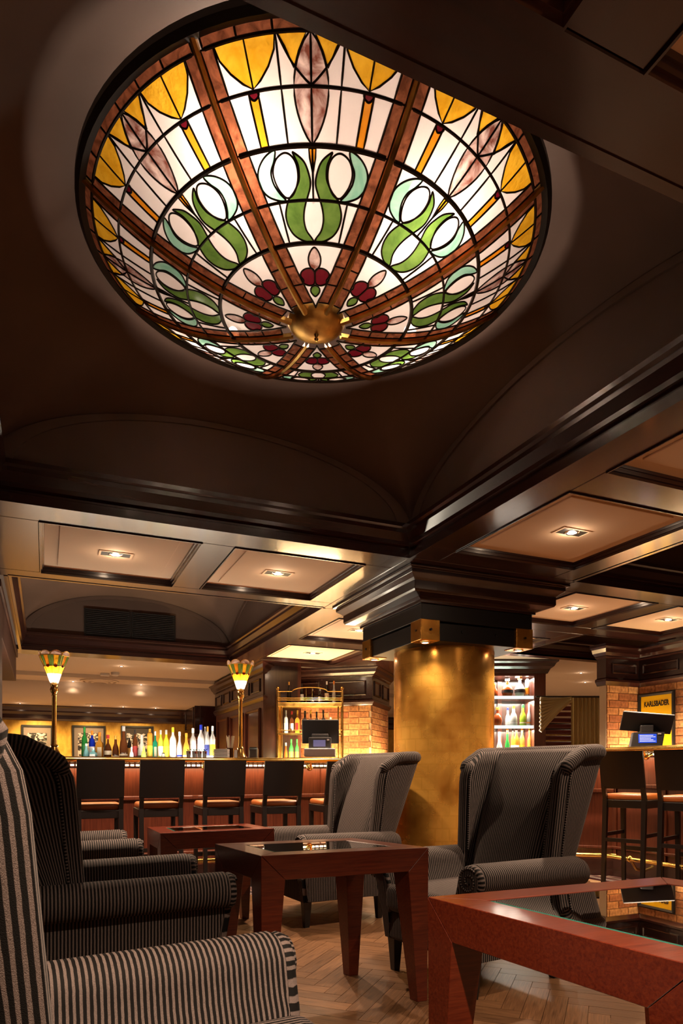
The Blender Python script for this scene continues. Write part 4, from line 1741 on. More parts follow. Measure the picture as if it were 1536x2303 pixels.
GB = 'bottles along the back of the bar'
B1 = [  # px, top y, width px, depth, body, cap, label, shape, text
    (190, 1634, 14, 7.1, 'green', 'green', 'green', 'tall', 'tall green wine bottle, leftmost at the back of the bar', None),
    (207, 1643, 15, 7.1, 'blue', 'orange', 'white', 'tall', 'cobalt blue bottle with orange cap, beside the tall green bottle', None),
    (194, 1672, 14, 6.9, 'aqua', 'silver', 'cream', 'bell', 'small pale aqua bottle in front of the tall green bottle', None),
    (210, 1682, 16, 6.9, 'aqua', 'silver', 'white', 'square', 'squat pale aqua square bottle in front of the cobalt bottle', None),
    (224, 1646, 17, 7.1, 'amber', 'orange', 'cream', 'square', 'amber bottle with orange cap, right of the cobalt bottle', None),
    (243, 1652, 18, 7.1, 'brown', 'red', 'cream', 'round', 'round brown bottle with red neck and cream label', None),
    (260, 1654, 16, 7.1, 'brown', 'gold', 'cream', 'bell', 'dark bottle with gold cap and big cream label', None),
    (278, 1632, 20, 7.1, 'brown', 'silver', 'cream', 'bell', 'tallest dark brown bottle with large white label on bar', None),
    (291, 1650, 9, 7.15, 'dark', 'cream', 'amber', 'tall', 'narrow dark bottle with cream neck, right of tallest brown bottle', None),
    (304, 1640, 12, 7.1, 'brown', 'dark', 'red', 'tall', 'dark bottle with red band and thin pointed top', None),
    (319, 1652, 19, 7.1, 'pale', 'silver', 'dark', 'bell', 'clear bottle with wide shoulders and dark label', None),
    (296, 1680, 10, 6.9, 'clear', 'white', 'blue', 'bell', 'miniature clear bottle with blue label in front of dark bottles', None),
    (323, 1678, 11, 6.9, 'lime', 'lime', 'white', 'bell', 'small lime green capped bottle in front row', None),
    (337, 1638, 13, 7.1, 'amber', 'gold', 'yellow', 'slim', 'tall slim golden bottle near the middle of the row', None),
    (349, 1644, 12, 7.15, 'teal', 'white', 'cream', 'square', 'dark teal bottle with white cap', None),
    (361.5, 1641, 12, 7.1, 'lime', 'silver', 'white', 'tall', 'clear bottle with lime label and silver pourer', None),
    (374, 1641, 14, 7.1, 'yellow', 'silver', 'yellow', 'tall', 'clear bottle with yellow label and silver pourer', None),
    (389, 1635, 16, 7.1, 'white', 'yellow', 'white', 'tall', 'frosted white bottle with yellow cap', None),
    (404, 1645, 14, 7.1, 'clear', 'white', 'blue', 'bell', 'clear bottle with white cap and blue band', None),
    (419, 1648, 16, 7.05, 'amber', 'orange', 'cream', 'bell', 'amber flask with orange cap', None),
    (434, 1637, 16, 7.1, 'clear', 'white', 'silver', 'tall', 'clear bottle with white pourer left of the blue capped one', None),
    (452, 1629, 17, 7.1, 'white', 'blue', 'white', 'tall', 'big frosted bottle with bright blue cap', None),
    (461, 1634, 8, 7.2, 'clear', 'white', 'blue', 'slim', 'thin blue and white bottle squeezed behind the big frosted bottle', None),
    (467, 1633, 12, 7.1, 'clear', 'gold', 'navy', 'tall', 'clear bottle with dark navy label and gold cap', None),
    (478, 1632, 13, 7.1, 'clear', 'white', 'yellow', 'tall', 'rightmost clear bottle of the row beside the napkins', None),
]
for px, ty, wpx, d_, body, cap, lab, shp, txt, l2 in B1:
    x, y = P(px, d_)
    z = 1.161 if d_ >= 7 and y > 6.93 else 1.151
    if y <= 6.93:
        y = 6.72
        x = y * ((CS * (px - 768) / F + SN) / (CS - SN * (px - 768) / F))
        d_ = x * SN + y * CS
    else:
        z = 1.161
    bottle(x, y, z, .92 * wpx * d_ / F, Zy(ty, d_) - z, body, cap, lab, shp, txt, GB, l2)
# low glasses and berries near the lamp
for k, (px, txt) in enumerate(((367, 'upturned crystal dish on the bar among the bottles'), (424, 'short tumbler with a red berry, left one'), (437, 'short tumbler with mint and red berry, middle one'), (449, 'short tumbler with mint sprig, third one'), (460, 'short tumbler with red berry, right one by napkins'))):
    x, y = P(px, 6.5)
    g = thing('tumbler' if k else 'crystal_dish', txt, 'glass', (x, y, 1.151), group='glasses on the bar')
    if k == 0:
        MB().lathe([(.045, 0), (.05, .01), (.02, .03), (.012, .06), (.02, .065), (0, .07)], 20).build('bowl', bmat(CLR['pale'], True), g, smooth=40)
    else:
        MB().lathe([(0, 0), (.018, 0), (.0225, .085), (.021, .085), (.016, .008), (0, .008)], 16).build('tumbler_wall', bmat(CLR['clear'], True), g, smooth=40)
        MB().lathe([(0, -.010), (.008, -.006), (.010, 0), (.006, .008), (0, .010)], 10).build('berry', mat_c('red'), g, loc=(.008, -.02, .07), smooth=60)
        mb = MB()
        for q in range(5):
            a = q * 1.3
            mb.add([(0, 0, .08), (.02 * math.cos(a), .02 * math.sin(a), .10), (.034 * math.cos(a + .2), .034 * math.sin(a + .2), .105), (.02 * math.cos(a + .6), .02 * math.sin(a + .6), .095)], [(0, 1, 2, 3)])
        mb.build('mint_leaves', mat_c('green'), g)
# napkin stack, straws, silver box, receipt
x, y = P(498, 6.62)
nk = thing('napkin_stack', 'stack of pale napkins on the bar left of the right globe lamp', 'napkins', (x, y, 1.151), rot=-TH)
for k in range(9):
    box('napkin', M['white'], -.070 + random.uniform(-.003, .003), .070, -.06, .06, k * .012, k * .012 + .0105, nk, bevel=.003, segs=1)
x, y = P(517, 6.72)
sj = thing('straw_glass', 'glass full of beige drinking straws on the bar', 'straws', (x, y, 1.151))
MB().lathe([(0, 0), (.032, 0), (.036, .12), (.033, .12), (.029, .01), (0, .01)], 20).build('glass_jar', bmat(CLR['brown'], True), sj, smooth=40)
for k in range(16):
    a, rr = random.uniform(0, 6.28), random.uniform(.3, 1)
    MB().tube([(.012 * rr * math.cos(a), .012 * rr * math.sin(a), .012), (.055 * rr * math.cos(a), .045 * rr * math.sin(a), .235 + random.uniform(-.01, .01))], .0035, 6).build('straw', mat_c('cream'), sj)
x, y = P(570, 6.78)
sb = thing('small_speaker_box', 'small rounded grey metal box on the bar right of the lamp', 'box', (x, y, 1.151), rot=-TH)
box('case', mat('blue_grey_metal', (.16, .19, .20), .35, .6), -.045, .045, -.035, .035, 0, .125, sb, bevel=.015, segs=3)
box('front_mesh', M['chrome'], -.034, .034, -.038, -.034, .015, .11, sb, bevel=.004)
box('dark_top', M['mat_black'], -.035, .035, -.025, .025, .1252, .132, sb, bevel=.004)
x, y = P(530, 6.64)
box_ = tag(box('receipt_card', M['white'], x - .014, x + .014, y - .006, y + .006, 1.151, 1.25), 'small white card standing beside the straws', 'card')

# ================================================================ CASH REGISTERS


def pos(label, x, y, z, rot, base=True, tilt=14):
    t = thing('cash_register', label, 'cash register', (x, y, z), rot=rot)
    if base:
        box('cash_drawer', M['white'], -.165, .165, -.16, .16, 0, .085, t, bevel=.006)
    b0 = .086 if base else 0
    box('stand', M['grey_plastic'], -.12, .12, -.10, .06, b0, b0 + .12, t, bevel=.01)
    sc = MB().box(-.20, .20, -.012, .012, 0, .265).build('screen_back', M['mat_black'], t, bevel=.01)
    sc.location = (0, .10, b0 + .06)
    sc.rotation_euler = (math.radians(tilt), 0, 0)
    box('rear_display', mat('display_lilac', (.06, .05, .09), .2, emit=(.2, .18, .35), es=.4), -.07, .06, -.102, -.100, b0 + .02, b0 + .09, t)
    box('sticker', M['white'], .075, .10, -.102, -.100, b0 + .085, b0 + .10, t)
    box('hinge_block', M['grey_plastic'], -.09, .09, -.02, .03, b0 + .12, b0 + .16, t, bevel=.008)
    return t


x, y = P(720, 7.35)
pos('black till screen seen from behind on a white cash drawer, below the brass shelf', x, y, 1.05 + (1733 - 1703) * 7.35 / F + .005, -TH)
box('till_ledge', M['dark_wood'], 3.0 - .6, 4.0, 7.0, 7.75, 1.12, 1.192, bar)

# ================================================================ BACK BAR
T42 = math.radians(41.1)


def brick_face(wall, origin, ux, length, z0, z1, course, bl, lead_=0.0, name='brick', depth=.012):
    """bricks as single objects on a plane starting at origin, running along ux (unit xy); they stand proud of the mortar"""
    ux = Vector(ux)
    rot = math.atan2(ux.y, ux.x)
    key = {}
    row = 0
    z = z0
    while z < z1 - .02:
        h = min(course, z1 - z) - .010
        cur = -lead_ if row % 2 == 0 else -lead_ - bl / 2
        while cur < length:
            a, b_ = max(cur, 0), min(cur + bl, length)
            if b_ - a > .03:
                L_ = round(b_ - a - .010, 3)
                k = (L_, round(h, 3))
                if k not in key:
                    o = MB().box(.0, L_, -depth, .004, 0, h).build('brick_mesh', M['brick'])
                    key[k] = o.data
                    bpy.data.objects.remove(o)
                o = bpy.data.objects.new('brick', key[k])
                COL.objects.link(o)
                p = Vector(origin) + ux * (a + .005)
                o.location = (p.x, p.y, z + .005)
                o.rotation_euler = (0, 0, rot)
                o.parent = wall
            cur += bl
        z += course
        row += 1


def cornice_on(wall, path, ztop_, zbot, m='dark_wood'):
    """panelled timber frieze above the bricks; path runs with the outside on its right"""
    prof = [(.02, ztop_), (-.13, ztop_), (-.13, ztop_ - .03), (-.10, ztop_ - .05), (-.085, ztop_ - .09), (-.05, ztop_ - .12), (-.05, ztop_ - .135), (-.02, ztop_ - .15),
            (-.02, zbot + .09), (-.05, zbot + .07), (-.05, zbot + .045), (-.03, zbot + .02), (-.02, zbot), (.02, zbot)]
    MB().sweep(path, prof).build('frieze', M[m], wall, smooth=25)
    for i in range(len(path) - 1):
        a, b_ = Vector(path[i]), Vector(path[i + 1])
        L = (b_ - a).length
        D = (b_ - a).normalized()
        n_ = max(1, round(L / .62))
        for k in range(n_):
            x0, x1 = L * k / n_ + .07, L * (k + 1) / n_ - .07
            if x1 - x0 < .05:
                continue
            o = MB().sweep([(x0, zbot + .14), (x1, zbot + .14), (x1, ztop_ - .20), (x0, ztop_ - .20)], [(0, .0), (0, .012), (.012, .018), (.022, .006), (.022, 0)], True)
            ob = o.build('frieze_panel', M[m], wall, loc=(a.x, a.y, 0), rot=math.atan2(D.y, D.x))
            for v in ob.data.vertices:
                xx, yy, zz_ = v.co
                v.co = (xx, -.02 - zz_, yy)


# brick pier left of the column, turned to face the camera
ub = Vector((math.cos(T42), -math.sin(T42)))       # along its front, to the right
vb = Vector((math.sin(T42), math.cos(T42)))        # receding
cb_ = Vector(P(835, 9.6))
pier = thing('wall_1', kind='structure')
Lf = 1.40
o0 = cb_ - ub * Lf
o_ = MB().box(0, Lf, 0, 1.0, 0, 2.5)
o_.build('mortar_bed', M['mortar'], pier, loc=(o0.x, o0.y, 0), rot=-T42)
brick_face(pier, o0, ub, Lf, 1.115, 1.98, .0855, .30, .13)
brick_face(pier, cb_, vb, .95, 1.115, 1.98, .0855, .24, .10)
cornice_on(pier, [tuple(o0), tuple(cb_), tuple(cb_ + vb * 1.0)], 2.52, 1.97)
# mahogany tower to its left, its side runs back along the room
tower = thing('wall_2', kind='structure')
tn = Vector(P(592, 9.35))
tf = Vector((tn.x, tn.y + 2.9))
MB().box(0, .55, -.0, 2.8, 0, 2.5).build('tower_body', M['red_wood'], tower, loc=(tn.x, tn.y, 0))
fr = (o0 - tn).length
MB().prism([(tn.x, tn.y - .001), (tn.x + .5, tn.y - .001), (o0.x + .02, o0.y + .02), (o0.x, o0.y)], 0, 2.5).build('tower_front', M['dark_wood_z'], tower)
cornice_on(tower, [(tn.x, tn.y + 2.8), (tn.x, tn.y), (o0.x, o0.y)], 2.52, 2.00)
for k in range(3):
    y0 = tn.y + .12 + k * .9
    MB().sweep([(y0, 1.2), (y0 + .72, 1.2), (y0 + .72, 1.92), (y0, 1.92)], [(0, 0), (0, .02), (.02, .03), (.04, .01), (.04, 0)], True).build('side_panel', M['red_wood'], tower)
    ob = [c for c in tower.children if c.name.startswith('side_panel')][-1]
    for v in ob.data.vertices:
        a, b_, c_ = v.co
        v.co = (tn.x - c_ - .001, a, b_)
for k in range(7):       # fluted front between the tower's corner posts
    p = tn + (o0 - tn) * ((k + .8) / 8.2)
    MB().lathe([(0, .0), (.018, 0), (.018, 1.95), (0, 1.95)], 10).build('flute', M['red_wood'], tower, loc=(p.x, p.y, 0), smooth=50)
# farther pier between the tower and the gold wall
far_p = thing('wall_3', kind='structure')
q0 = Vector(P(440, 12.3))
MB().box(0, 1.6, 0, .9, 0, 2.1).build('pier_core', M['mortar'], far_p, loc=(q0.x, q0.y, 0))
brick_face(far_p, (q0.x, q0.y), (1, 0), .60, 1.1, 1.66, .085, .24)
brick_face(far_p, (q0.x, q0.y + .88), (0, -1), .88, 1.1, 1.66, .085, .24)
prof_path = [(q0.x, q0.y + .9), (q0.x, q0.y), (q0.x + 1.2, q0.y)]
cornice_on(far_p, prof_path, 2.42, 1.66)
# the dark pilaster at the left edge
lp = thing('wall_4', kind='structure')
cornice_on(lp, [(-.75, 9.5), (-.60, 9.5), (-.60, 9.95)][::1], 2.5, 2.1)
box('pilaster_core', M['red_wood'], -1.4, -.55, 9.36, 9.9, 0, 2.5, lp)

# brass shelf with bottles
bs0 = P(622, 9.2)
bsr = thing('brass_shelf_unit', 'brass gallery shelf unit full of bottles in front of the brick wall', 'shelf', (*P(697, 9.15), 0), rot=-TH)
hw, z0, zt_, zm = .43, 1.15, Zy(1580, 9.15), Zy(1651, 9.15)
for sx in (-1, 1):
    for sy in (0, 1):
        MB().tube([(sx * hw, sy * .22, z0), (sx * hw, sy * .22, zt_ + .17)], .020, 12).build('post', M['brass'], bsr, smooth=60)
    MB().tube([(sx * (hw - .05), -.01, z0), (sx * (hw - .05), -.01, zt_)], .012, 10).build('inner_post', M['brass'], bsr, smooth=60)
    MB().lathe([(0, 0), (.02, .008), (.026, .025), (.018, .042), (0, .052)], 12).build('finial', M['brass'], bsr, loc=(sx * hw, 0, zt_ + .165), smooth=60)
box('top_shelf', M['old_brass'], -hw, hw, -.03, .25, zt_ - .055, zt_, bsr, bevel=.008)
box('middle_shelf', M['shelf_glass'], -hw + .03, hw - .03, -.01, .23, zm, zm + .010, bsr)
box('middle_rail', M['brass'], -hw, hw, -.03, -.015, zm - .012, zm + .012, bsr, bevel=.004)
for zz_, rr in ((zm + .05, .006), (zt_ + .03, .006), (zt_ + .055, .006), (zt_ + .145, .006)):
    if zz_ < zt_ + .1:
        MB().tube([(-hw, -.02, zz_), (hw, -.02, zz_)], rr, 8).build('gallery_rail', M['brass'], bsr)
    else:
        MB().tube([(-hw, -.02, zz_), (-hw * .55, -.02, zz_)] + [(hw * .55 * math.cos(math.pi - a * math.pi / 12), -.02, zz_ + .055 * math.sin(a * math.pi / 12)) for a in range(13)] + [(hw, -.02, zz_)], rr, 8).build('gallery_arch', M['brass'], bsr)
for x in (-.25, -.02, .22):
    MB().tube([(x, -.02, zm), (x, -.02, zm + .075)], .008, 8).build('rail_pin', M['brass'], bsr)
for x in (-.05, .03):
    MB().tube([(x, -.02, zt_), (x, -.02, zt_ + .20)], .005, 8).build('rail_pin', M['brass'], bsr)
light('AREA', (0, -.08, z0 + .02), 45, (1, .68, .34), bsr, .8, rot=(math.radians(180), 0, 0), sy=.15)


def onshelf(px, z, ty, wpx, d_, body, cap, lab, shp, txt, grp, l2=None):
    x, y = P(px, d_)
    bottle(x, y, z, .88 * wpx * d_ / F, Zy(ty, d_) - z, body, cap, lab, shp, txt, grp, l2)


dB = 9.26
for a in [(650, 1533, 11, 'dark', 'gold', None, 'bell', 'dark bottle with ornate gold top on the brass shelf roof, leftmost'),
          (679, 1537, 9, 'dark', 'black', 'white', 'tall', 'dark bottle second on top of the brass shelf'),
          (703, 1549, 8, 'dark', 'silver', 'white', 'bell', 'short dark bottle with pale label in the arch on top'),
          (720, 1549, 11, 'dark', 'silver', 'cream', 'square', 'dark square bottle with silver cap, on top right of arch'),
          (735, 1532, 11, 'black', 'white', 'cream', 'tall', 'tallest black bottle with cream label, on top of shelf'),
          (751, 1531, 10, 'clear', 'orange', 'gold', 'bell', 'clear bottle with cork and gold label, rightmost on top')]:
    onshelf(a[0], zt_ + .001, a[1], a[2], dB, a[3], a[4], a[5], a[6], a[7], 'bottles on top of the brass shelf')
for a in [(643, 1597, 11, 'white', 'silver', 'white', 'tall', 'frosted white bottle, leftmost on the middle brass shelf'),
          (656, 1599, 12, 'brown', 'red', 'white', 'square', 'square bottle with white slanted label and red cap'),
          (669, 1597, 12, 'amber', 'gold', 'red', 'square', 'square bottle with red slanted label and gold cap'),
          (686, 1598, 13, 'dark', 'black', 'cream', 'square', 'square dark bottle fourth on the middle brass shelf'),
          (699, 1597, 11, 'brown', 'gold', 'gold', 'square', 'square bottle with gold label, fifth on the middle shelf'),
          (712, 1600, 12, 'dark', 'black', 'white', 'square', 'square dark bottle with white label, sixth on middle shelf'),
          (727, 1596, 12, 'dark', 'black', 'orange', 'square', 'square dark bottle with orange label, seventh on middle shelf'),
          (744, 1612, 13, 'cognac', 'cream', None, 'bell', 'squat dark cognac bottle with pale cap, rightmost on middle shelf')]:
    onshelf(a[0], zm + .011, a[1], a[2], dB, a[3], a[4], a[5], a[6], a[7], 'bottles on the middle brass shelf')
box('lower_shelf', M['dark_wood'], -.43, .43, -.02, .24, 1.12, 1.16, bsr)
for a in [(643, 1670, 10, 'cognac', 'cream', 'navy', 'bell', 'dark bottle with cork, lower left under the brass shelf'),
          (655, 1662, 11, 'green', 'green', 'yellow', 'tall', 'green bottle with yellow label under the brass shelf'),
          (668, 1662, 9, 'green', 'green', 'yellow', 'tall', 'green bottle partly behind the till screen'),
          (749, 1678, 7, 'gold', 'gold', 'cream', 'bell', 'small gold capped bottle right of the till')]:
    onshelf(a[0], 1.161, a[1], a[2], 9.26, a[3], a[4], a[5], a[6], a[7], 'bottles under the brass shelf')

# glass shelf cabinet right of the column
cab = thing('display_cabinet', 'mahogany display cabinet with lit glass shelves of decanters, right of column', 'cabinet')
c0, c1 = Vector(P(1085, 9.4)), Vector(P(1200, 9.4))
uc = (c1 - c0).normalized()
Lc = (c1 - c0).length
rc_ = math.atan2(uc.y, uc.x)
kw = dict(loc=(c0.x, c0.y, 0), rot=rc_)
W_ = Lc + .10
MB().box(W_ - .10, W_ + .06, -.03, .50, 0, 2.43).build('side_post', M['red_wood'], cab, bevel=.006, **kw)
MB().box(-.16, 0, -.03, .50, 0, 2.43).build('side_post', M['red_wood'], cab, bevel=.006, **kw)
MB().box(0, W_ - .10, .44, .50, 0, 2.43).build('back_panel', M['dark_wood_z'], cab, **kw)
MB().box(.30, .36, .40, .44, 1.1, 2.40).build('back_batten', M['red_wood'], cab, **kw)
MB().box(0, W_ - .10, -.03, .44, 2.35, 2.40).build('cabinet_ceiling', M['red_wood'], cab, **kw)
MB().box(-.16, W_ + .06, -.05, .50, 0, 1.19).build('cabinet_base', M['red_wood'], cab, **kw)
MB().sweep([(-.16, -.03), (W_ + .06, -.03), (W_ + .06, .5)], [(.02, 2.56), (-.14, 2.56), (-.14, 2.53), (-.11, 2.51), (-.09, 2.47), (-.05, 2.44), (-.04, 2.42), (-.02, 2.38), (.02, 2.38)]).build('cabinet_cornice', M['dark_wood'], cab, **kw)
zs = [1.19, Zy(1632, 9.45), Zy(1566, 9.45)]
for k, z in enumerate(zs[1:]):
    MB().box(.0, W_ - .10, .0, .42, z - .012, z).build('glass_shelf', M['shelf_glass'], cab, **kw)
    MB().box(.0, W_ - .10, -.004, .0, z - .042, z).build('shelf_front_edge', M['shelf_edge'], cab, **kw)
for z, pw_ in ((2.33, 22), (1.20, 20), (zs[1] - .06, 16), (zs[2] - .06, 16)):
    p = c0 + uc * (W_ / 2) + Vector((-uc.y, uc.x)) * .20
    light('AREA', (p.x, p.y, z), pw_, (1, .88, .72), cab, .55, rot=(0 if z != 1.20 else math.pi, 0, rc_), sy=.3)
MB().lathe([(0, -.006), (.03, -.006), (.03, 0), (0, 0)], 16).build('cabinet_lamp', M['bulb_small'], cab, loc=(*(c0 + uc * (W_ * .63) + Vector((-uc.y, uc.x)) * .1), 2.349))
sh = [
    (2, [(1112, 1536, 17, 'cognac', 'gold', None, 'bell', 'dark red decanter with gold stopper, top glass shelf by the column'),
         (1141, 1525, 29, 'cognac', 'silver', 'black', 'round', 'wide round decanter with crown stopper, top glass shelf middle'),
         (1169, 1521, 27, 'pale', 'gold', 'black', 'round', 'wide cut glass decanter with black medallion, top glass shelf'),
         (1186, 1522, 11, 'clear', 'orange', 'orange', 'slim', 'slim clear bottle at the right end of top glass shelf')]),
    (1, [(1119, 1590, 24, 'cognac', 'gold', None, 'round', 'round cognac decanter with gold stopper, middle glass shelf left'),
         (1142, 1591, 13, 'white', 'navy', 'silver', 'bell', 'white bottle with navy cap, middle glass shelf'),
         (1155, 1586, 19, 'pale', 'gold', 'silver', 'bell', 'bell shaped bottle with gold neck, middle glass shelf centre'),
         (1176, 1584, 17, 'lime', 'green', 'cream', 'bell', 'olive green bottle with cream label, middle glass shelf'),
         (1190, 1583, 12, 'clear', 'cream', 'orange', 'bell', 'clear bottle with cream cap, right end of middle glass shelf')]),
    (0, [(1123, 1646, 17, 'pale', 'silver', 'red', 'bell', 'clear whisky bottle with red lettering, bottom shelf by column'),
         (1141, 1639, 14, 'green', 'orange', 'orange', 'bell', 'green bottle with orange label, bottom cabinet shelf'),
         (1153, 1634, 9, 'amber', 'black', 'cream', 'tall', 'narrow amber bottle with black cap, bottom cabinet shelf'),
         (1161, 1634, 14, 'amber', 'brown', 'white', 'tall', 'amber bottle with large white label, bottom cabinet shelf'),
         (1174, 1633, 13, 'gold', 'orange', 'yellow', 'tall', 'golden bottle with orange neck, bottom cabinet shelf'),
         (1191, 1636, 11, 'gold', 'yellow', 'yellow', 'tall', 'golden yellow bottle at the right end of the bottom shelf')])]
for lv, lst in sh:
    for a in lst:
        onshelf(a[0], zs[lv] + .001, a[1], a[2], 9.55 + (.09 if a[2] < 10 or a[0] in (1142,) else 0), a[3], a[4], a[5], a[6], a[7], 'bottles in the display cabinet')

# ================================================================ RIGHT BRICK PIER, POSTER, CURTAINS
rp = thing('wall_5', kind='structure')
XR, YR = 6.45, 6.0
box('mortar_bed', M['mortar'], 5.93, 6.6, YR, 6.10, 0, 2.5, rp)
box('mortar_bed', M['mortar'], XR, 6.6, 2.2, YR - .0005, 0, 2.5, rp)
brick_face(rp, (5.935, YR), (1, 0), XR - 5.935, 1.18, 2.04, .0855, .29, .11)
brick_face(rp, (XR, YR), (0, -1), 1.35, 1.18, 2.04, .0855, .29, .20)
cornice_on(rp, [(5.93, 6.12), (5.93, YR), (XR, YR), (XR, 2.2)], 2.49, 2.03)
# framed enamel sign
ys0, ys1 = 5.985, 5.485
sg = thing('framed_sign', 'black framed yellow sign lettered KARLSBADER with a bottle, on right brick wall', 'sign', (XR - .014, 0, 0))
sz0, sz1 = 1.19, 1.945
yc = (ys0 + ys1) / 2
MB().sweep([(ys1, sz0), (ys0, sz0), (ys0, sz1), (ys1, sz1)], [(0, 0), (0, .03), (.012, .034), (.034, .022), (.034, 0)], True).build('frame', M['mat_black'], sg)
for v in sg.children[0].data.vertices:
    a, b_, c_ = v.co
    v.co = (-c_, a, b_)
box('yellow_plate', mat('yellow_enamel', (.85, .50, .01), .3), -.012, -.004, ys1 + .03, ys0 - .03, sz0 + .03, sz1 - .03, sg)
box('red_line', mat_c('red'), -.0135, -.012, ys1 + .036, ys1 + .040, sz0 + .04, sz1 - .04, sg)


def text(s_, size, m, parent, loc, rot, ext=.001, bold=0.0, name='lettering'):
    cu = bpy.data.curves.new('txt', 'FONT')
    cu.body = s_
    cu.size = size
    cu.extrude = ext
    cu.offset = bold
    cu.align_x = 'CENTER'
    ob = bpy.data.objects.new('txt', cu)
    COL.objects.link(ob)
    bpy.context.view_layer.update()
    me = bpy.data.meshes.new_from_object(ob)
    bpy.data.objects.remove(ob)
    me.materials.clear()
    me.materials.append(m)
    o = bpy.data.objects.new(name, me)
    COL.objects.link(o)
    o.parent = parent
    o.location = loc
    o.rotation_euler = rot
    return o


tx = text('KARLSBADER', .085, M['mat_black'], sg, (-.0135, yc, sz1 - .155), (math.pi / 2, 0, -math.pi / 2), bold=.0022)
wd = max(v.co.x for v in tx.data.vertices) - min(v.co.x for v in tx.data.vertices)
k_ = .345 / wd
for v in tx.data.vertices:
    v.co.x *= k_
bt_ = MB().lathe([(0, 0), (.045, 0), (.048, .02), (.048, .20), (.03, .27), (.019, .33), (.019, .38), (.024, .385), (.024, .43), (0, .435)], 20).build('painted_bottle', M['mat_black'], sg, loc=(-.0125, yc - .015, sz0 + .06), smooth=40)
bt_.scale = (.03, 1, 1)
for z0_, z1_, c in ((.335, .375, 'cream'), (.07, .16, 'red')):
    rr = .021 if z0_ > .3 else .05
    lo = MB().lathe([(rr, z0_), (rr + .001, z0_), (rr + .001, z1_), (rr, z1_)], 20).build('painted_label', mat_c(c), sg, loc=(-.0128, yc - .015, sz0 + .06))
    lo.scale = (.03, 1, 1)
box('painted_glass', mat_c('green'), -.0135, -.012, yc - .13, yc - .10, sz0 + .035, sz0 + .13, sg)
tx = text('BIER', .05, M['mat_black'], sg, (-.0135, yc + .13, sz0 + .06), (math.pi / 2, 0, -math.pi / 2)) if False else None
x, y = P(1455, 6.55)
pr_ = thing('cash_register', 'tilted black till screen with blue display on the right bar', 'cash register', (x, y, 1.2515), rot=math.radians(-38))
sd = MB().prism([(-.16, -.07), (.12, -.07), (.12, .08), (-.16, .08)], 0, .165, [(-.13, -.05), (.15, -.05), (.15, .06), (-.13, .06)]).build('stand', M['grey_plastic'], pr_, bevel=.006)
bdm = mat('blue_screen', (.01, .03, .3), .2, emit=(.03, .10, .75), es=.6)
sd = box('customer_display', bdm, -.085, .075, -.003, .0, 0, .085, pr_)
sd.location = (0, -.062, .062)
sd.rotation_euler = (math.radians(-7), 0, 0)
for k in range(5):
    q = box('display_text_line', mat('display_text', (.6, .65, .8), .4, emit=(.5, .6, .9), es=.5), -.075, .065 - (k % 3) * .02, -.0045, -.003, .012 + k * .014, .018 + k * .014, pr_)
    q.location = (0, -.062, .062)
    q.rotation_euler = (math.radians(-7), 0, 0)
box('sticker', M['white'], .085, .115, -.002, .0, 0, .012, pr_).location = (0, -.058, .142)
sc = MB().box(-.23, .23, -.012, .012, -.09, .13).build('screen', M['mat_black'], pr_, bevel=.008)
sc.location = (0, .03, .245)
sc.rotation_euler = (math.radians(38), math.radians(6), 0)
box('screen_arm', M['grey_plastic'], -.06, .06, -.01, .05, .16, .235, pr_, bevel=.01)
# bell bracket ornament on the right rail
# curtains and red slats beyond the opening
def curtain(label, path, z0, z1, folds, amp, m='curtain'):
    a, b_ = Vector(path[0]), Vector(path[1])
    D = (b_ - a)
    nrm = Vector((-D.y, D.x)).normalized()
    vs, fs = [], []
    NX, NZ = folds * 8, 8
    for i in range(NZ + 1):
        for k in range(NX + 1):
            u = k / NX
            s_ = amp * math.sin(u * folds * 2 * math.pi + .5 * math.sin(u * 17)) * (.7 + .3 * math.sin(i * .7))
            p = a + D * u + nrm * s_
            vs.append((p.x, p.y, z0 + (z1 - z0) * i / NZ))
    for i in range(NZ):
        for k in range(NX):
            q = i * (NX + 1) + k
            fs.append((q, q + 1, q + NX + 2, q + NX + 1))
    t = thing('curtain', label, 'curtain')
    MB().add(vs, fs).build('drape', M[m], t, smooth=80)
    return t


ct = curtain('olive gold curtain with draped swag, hanging left of the right brick pier', [P(1284, 9.0), P(1366, 9.0)], .02, Zy(1568, 9.0), 9, .035)
MB().tube([(*P(1205, 8.97), Zy(1567, 8.97)), (*P(1368, 8.97), Zy(1567, 8.97))], .012, 8).build('curtain_rod', M['lead'], ct)
sw = ct
for k in range(9):
    path = []
    for i in range(13):
        u = i / 12
        px = 1215 + 70 * u
        py = 1568 + 3 + k * .8 + (8.5 * k) * (1 - u) ** 1.4 + 3 * math.sin(u * 3.14)
        path.append((*P(px, 8.9 - .01 * k), Zy(py, 8.9)))
    MB().tube(path, .030, 8, squash=.8).build('swag_fold', M['curtain'], sw, smooth=80)
rs = thing('slatted_partition', 'dark red slatted partition in the gap below the swag curtain', 'partition')
for k in range(20):
    z = .4 + k * .083
    a, b_ = P(1205, 9.6), P(1300, 9.6)
    D = Vector(b_) - Vector(a)
    MB().box(0, D.length, 0, .02, z, z + .06).build('slat', M['red_slat'], rs, loc=(*a, 0), rot=math.atan2(D.y, D.x), bevel=.006)

# ================================================================ FAR HALL: PICTURES, DETECTORS
Yw = 13.25


def xw(px, y=Yw):
    t = (px - 768) / F
    return y * (CS * t + SN) / (CS - SN * t)


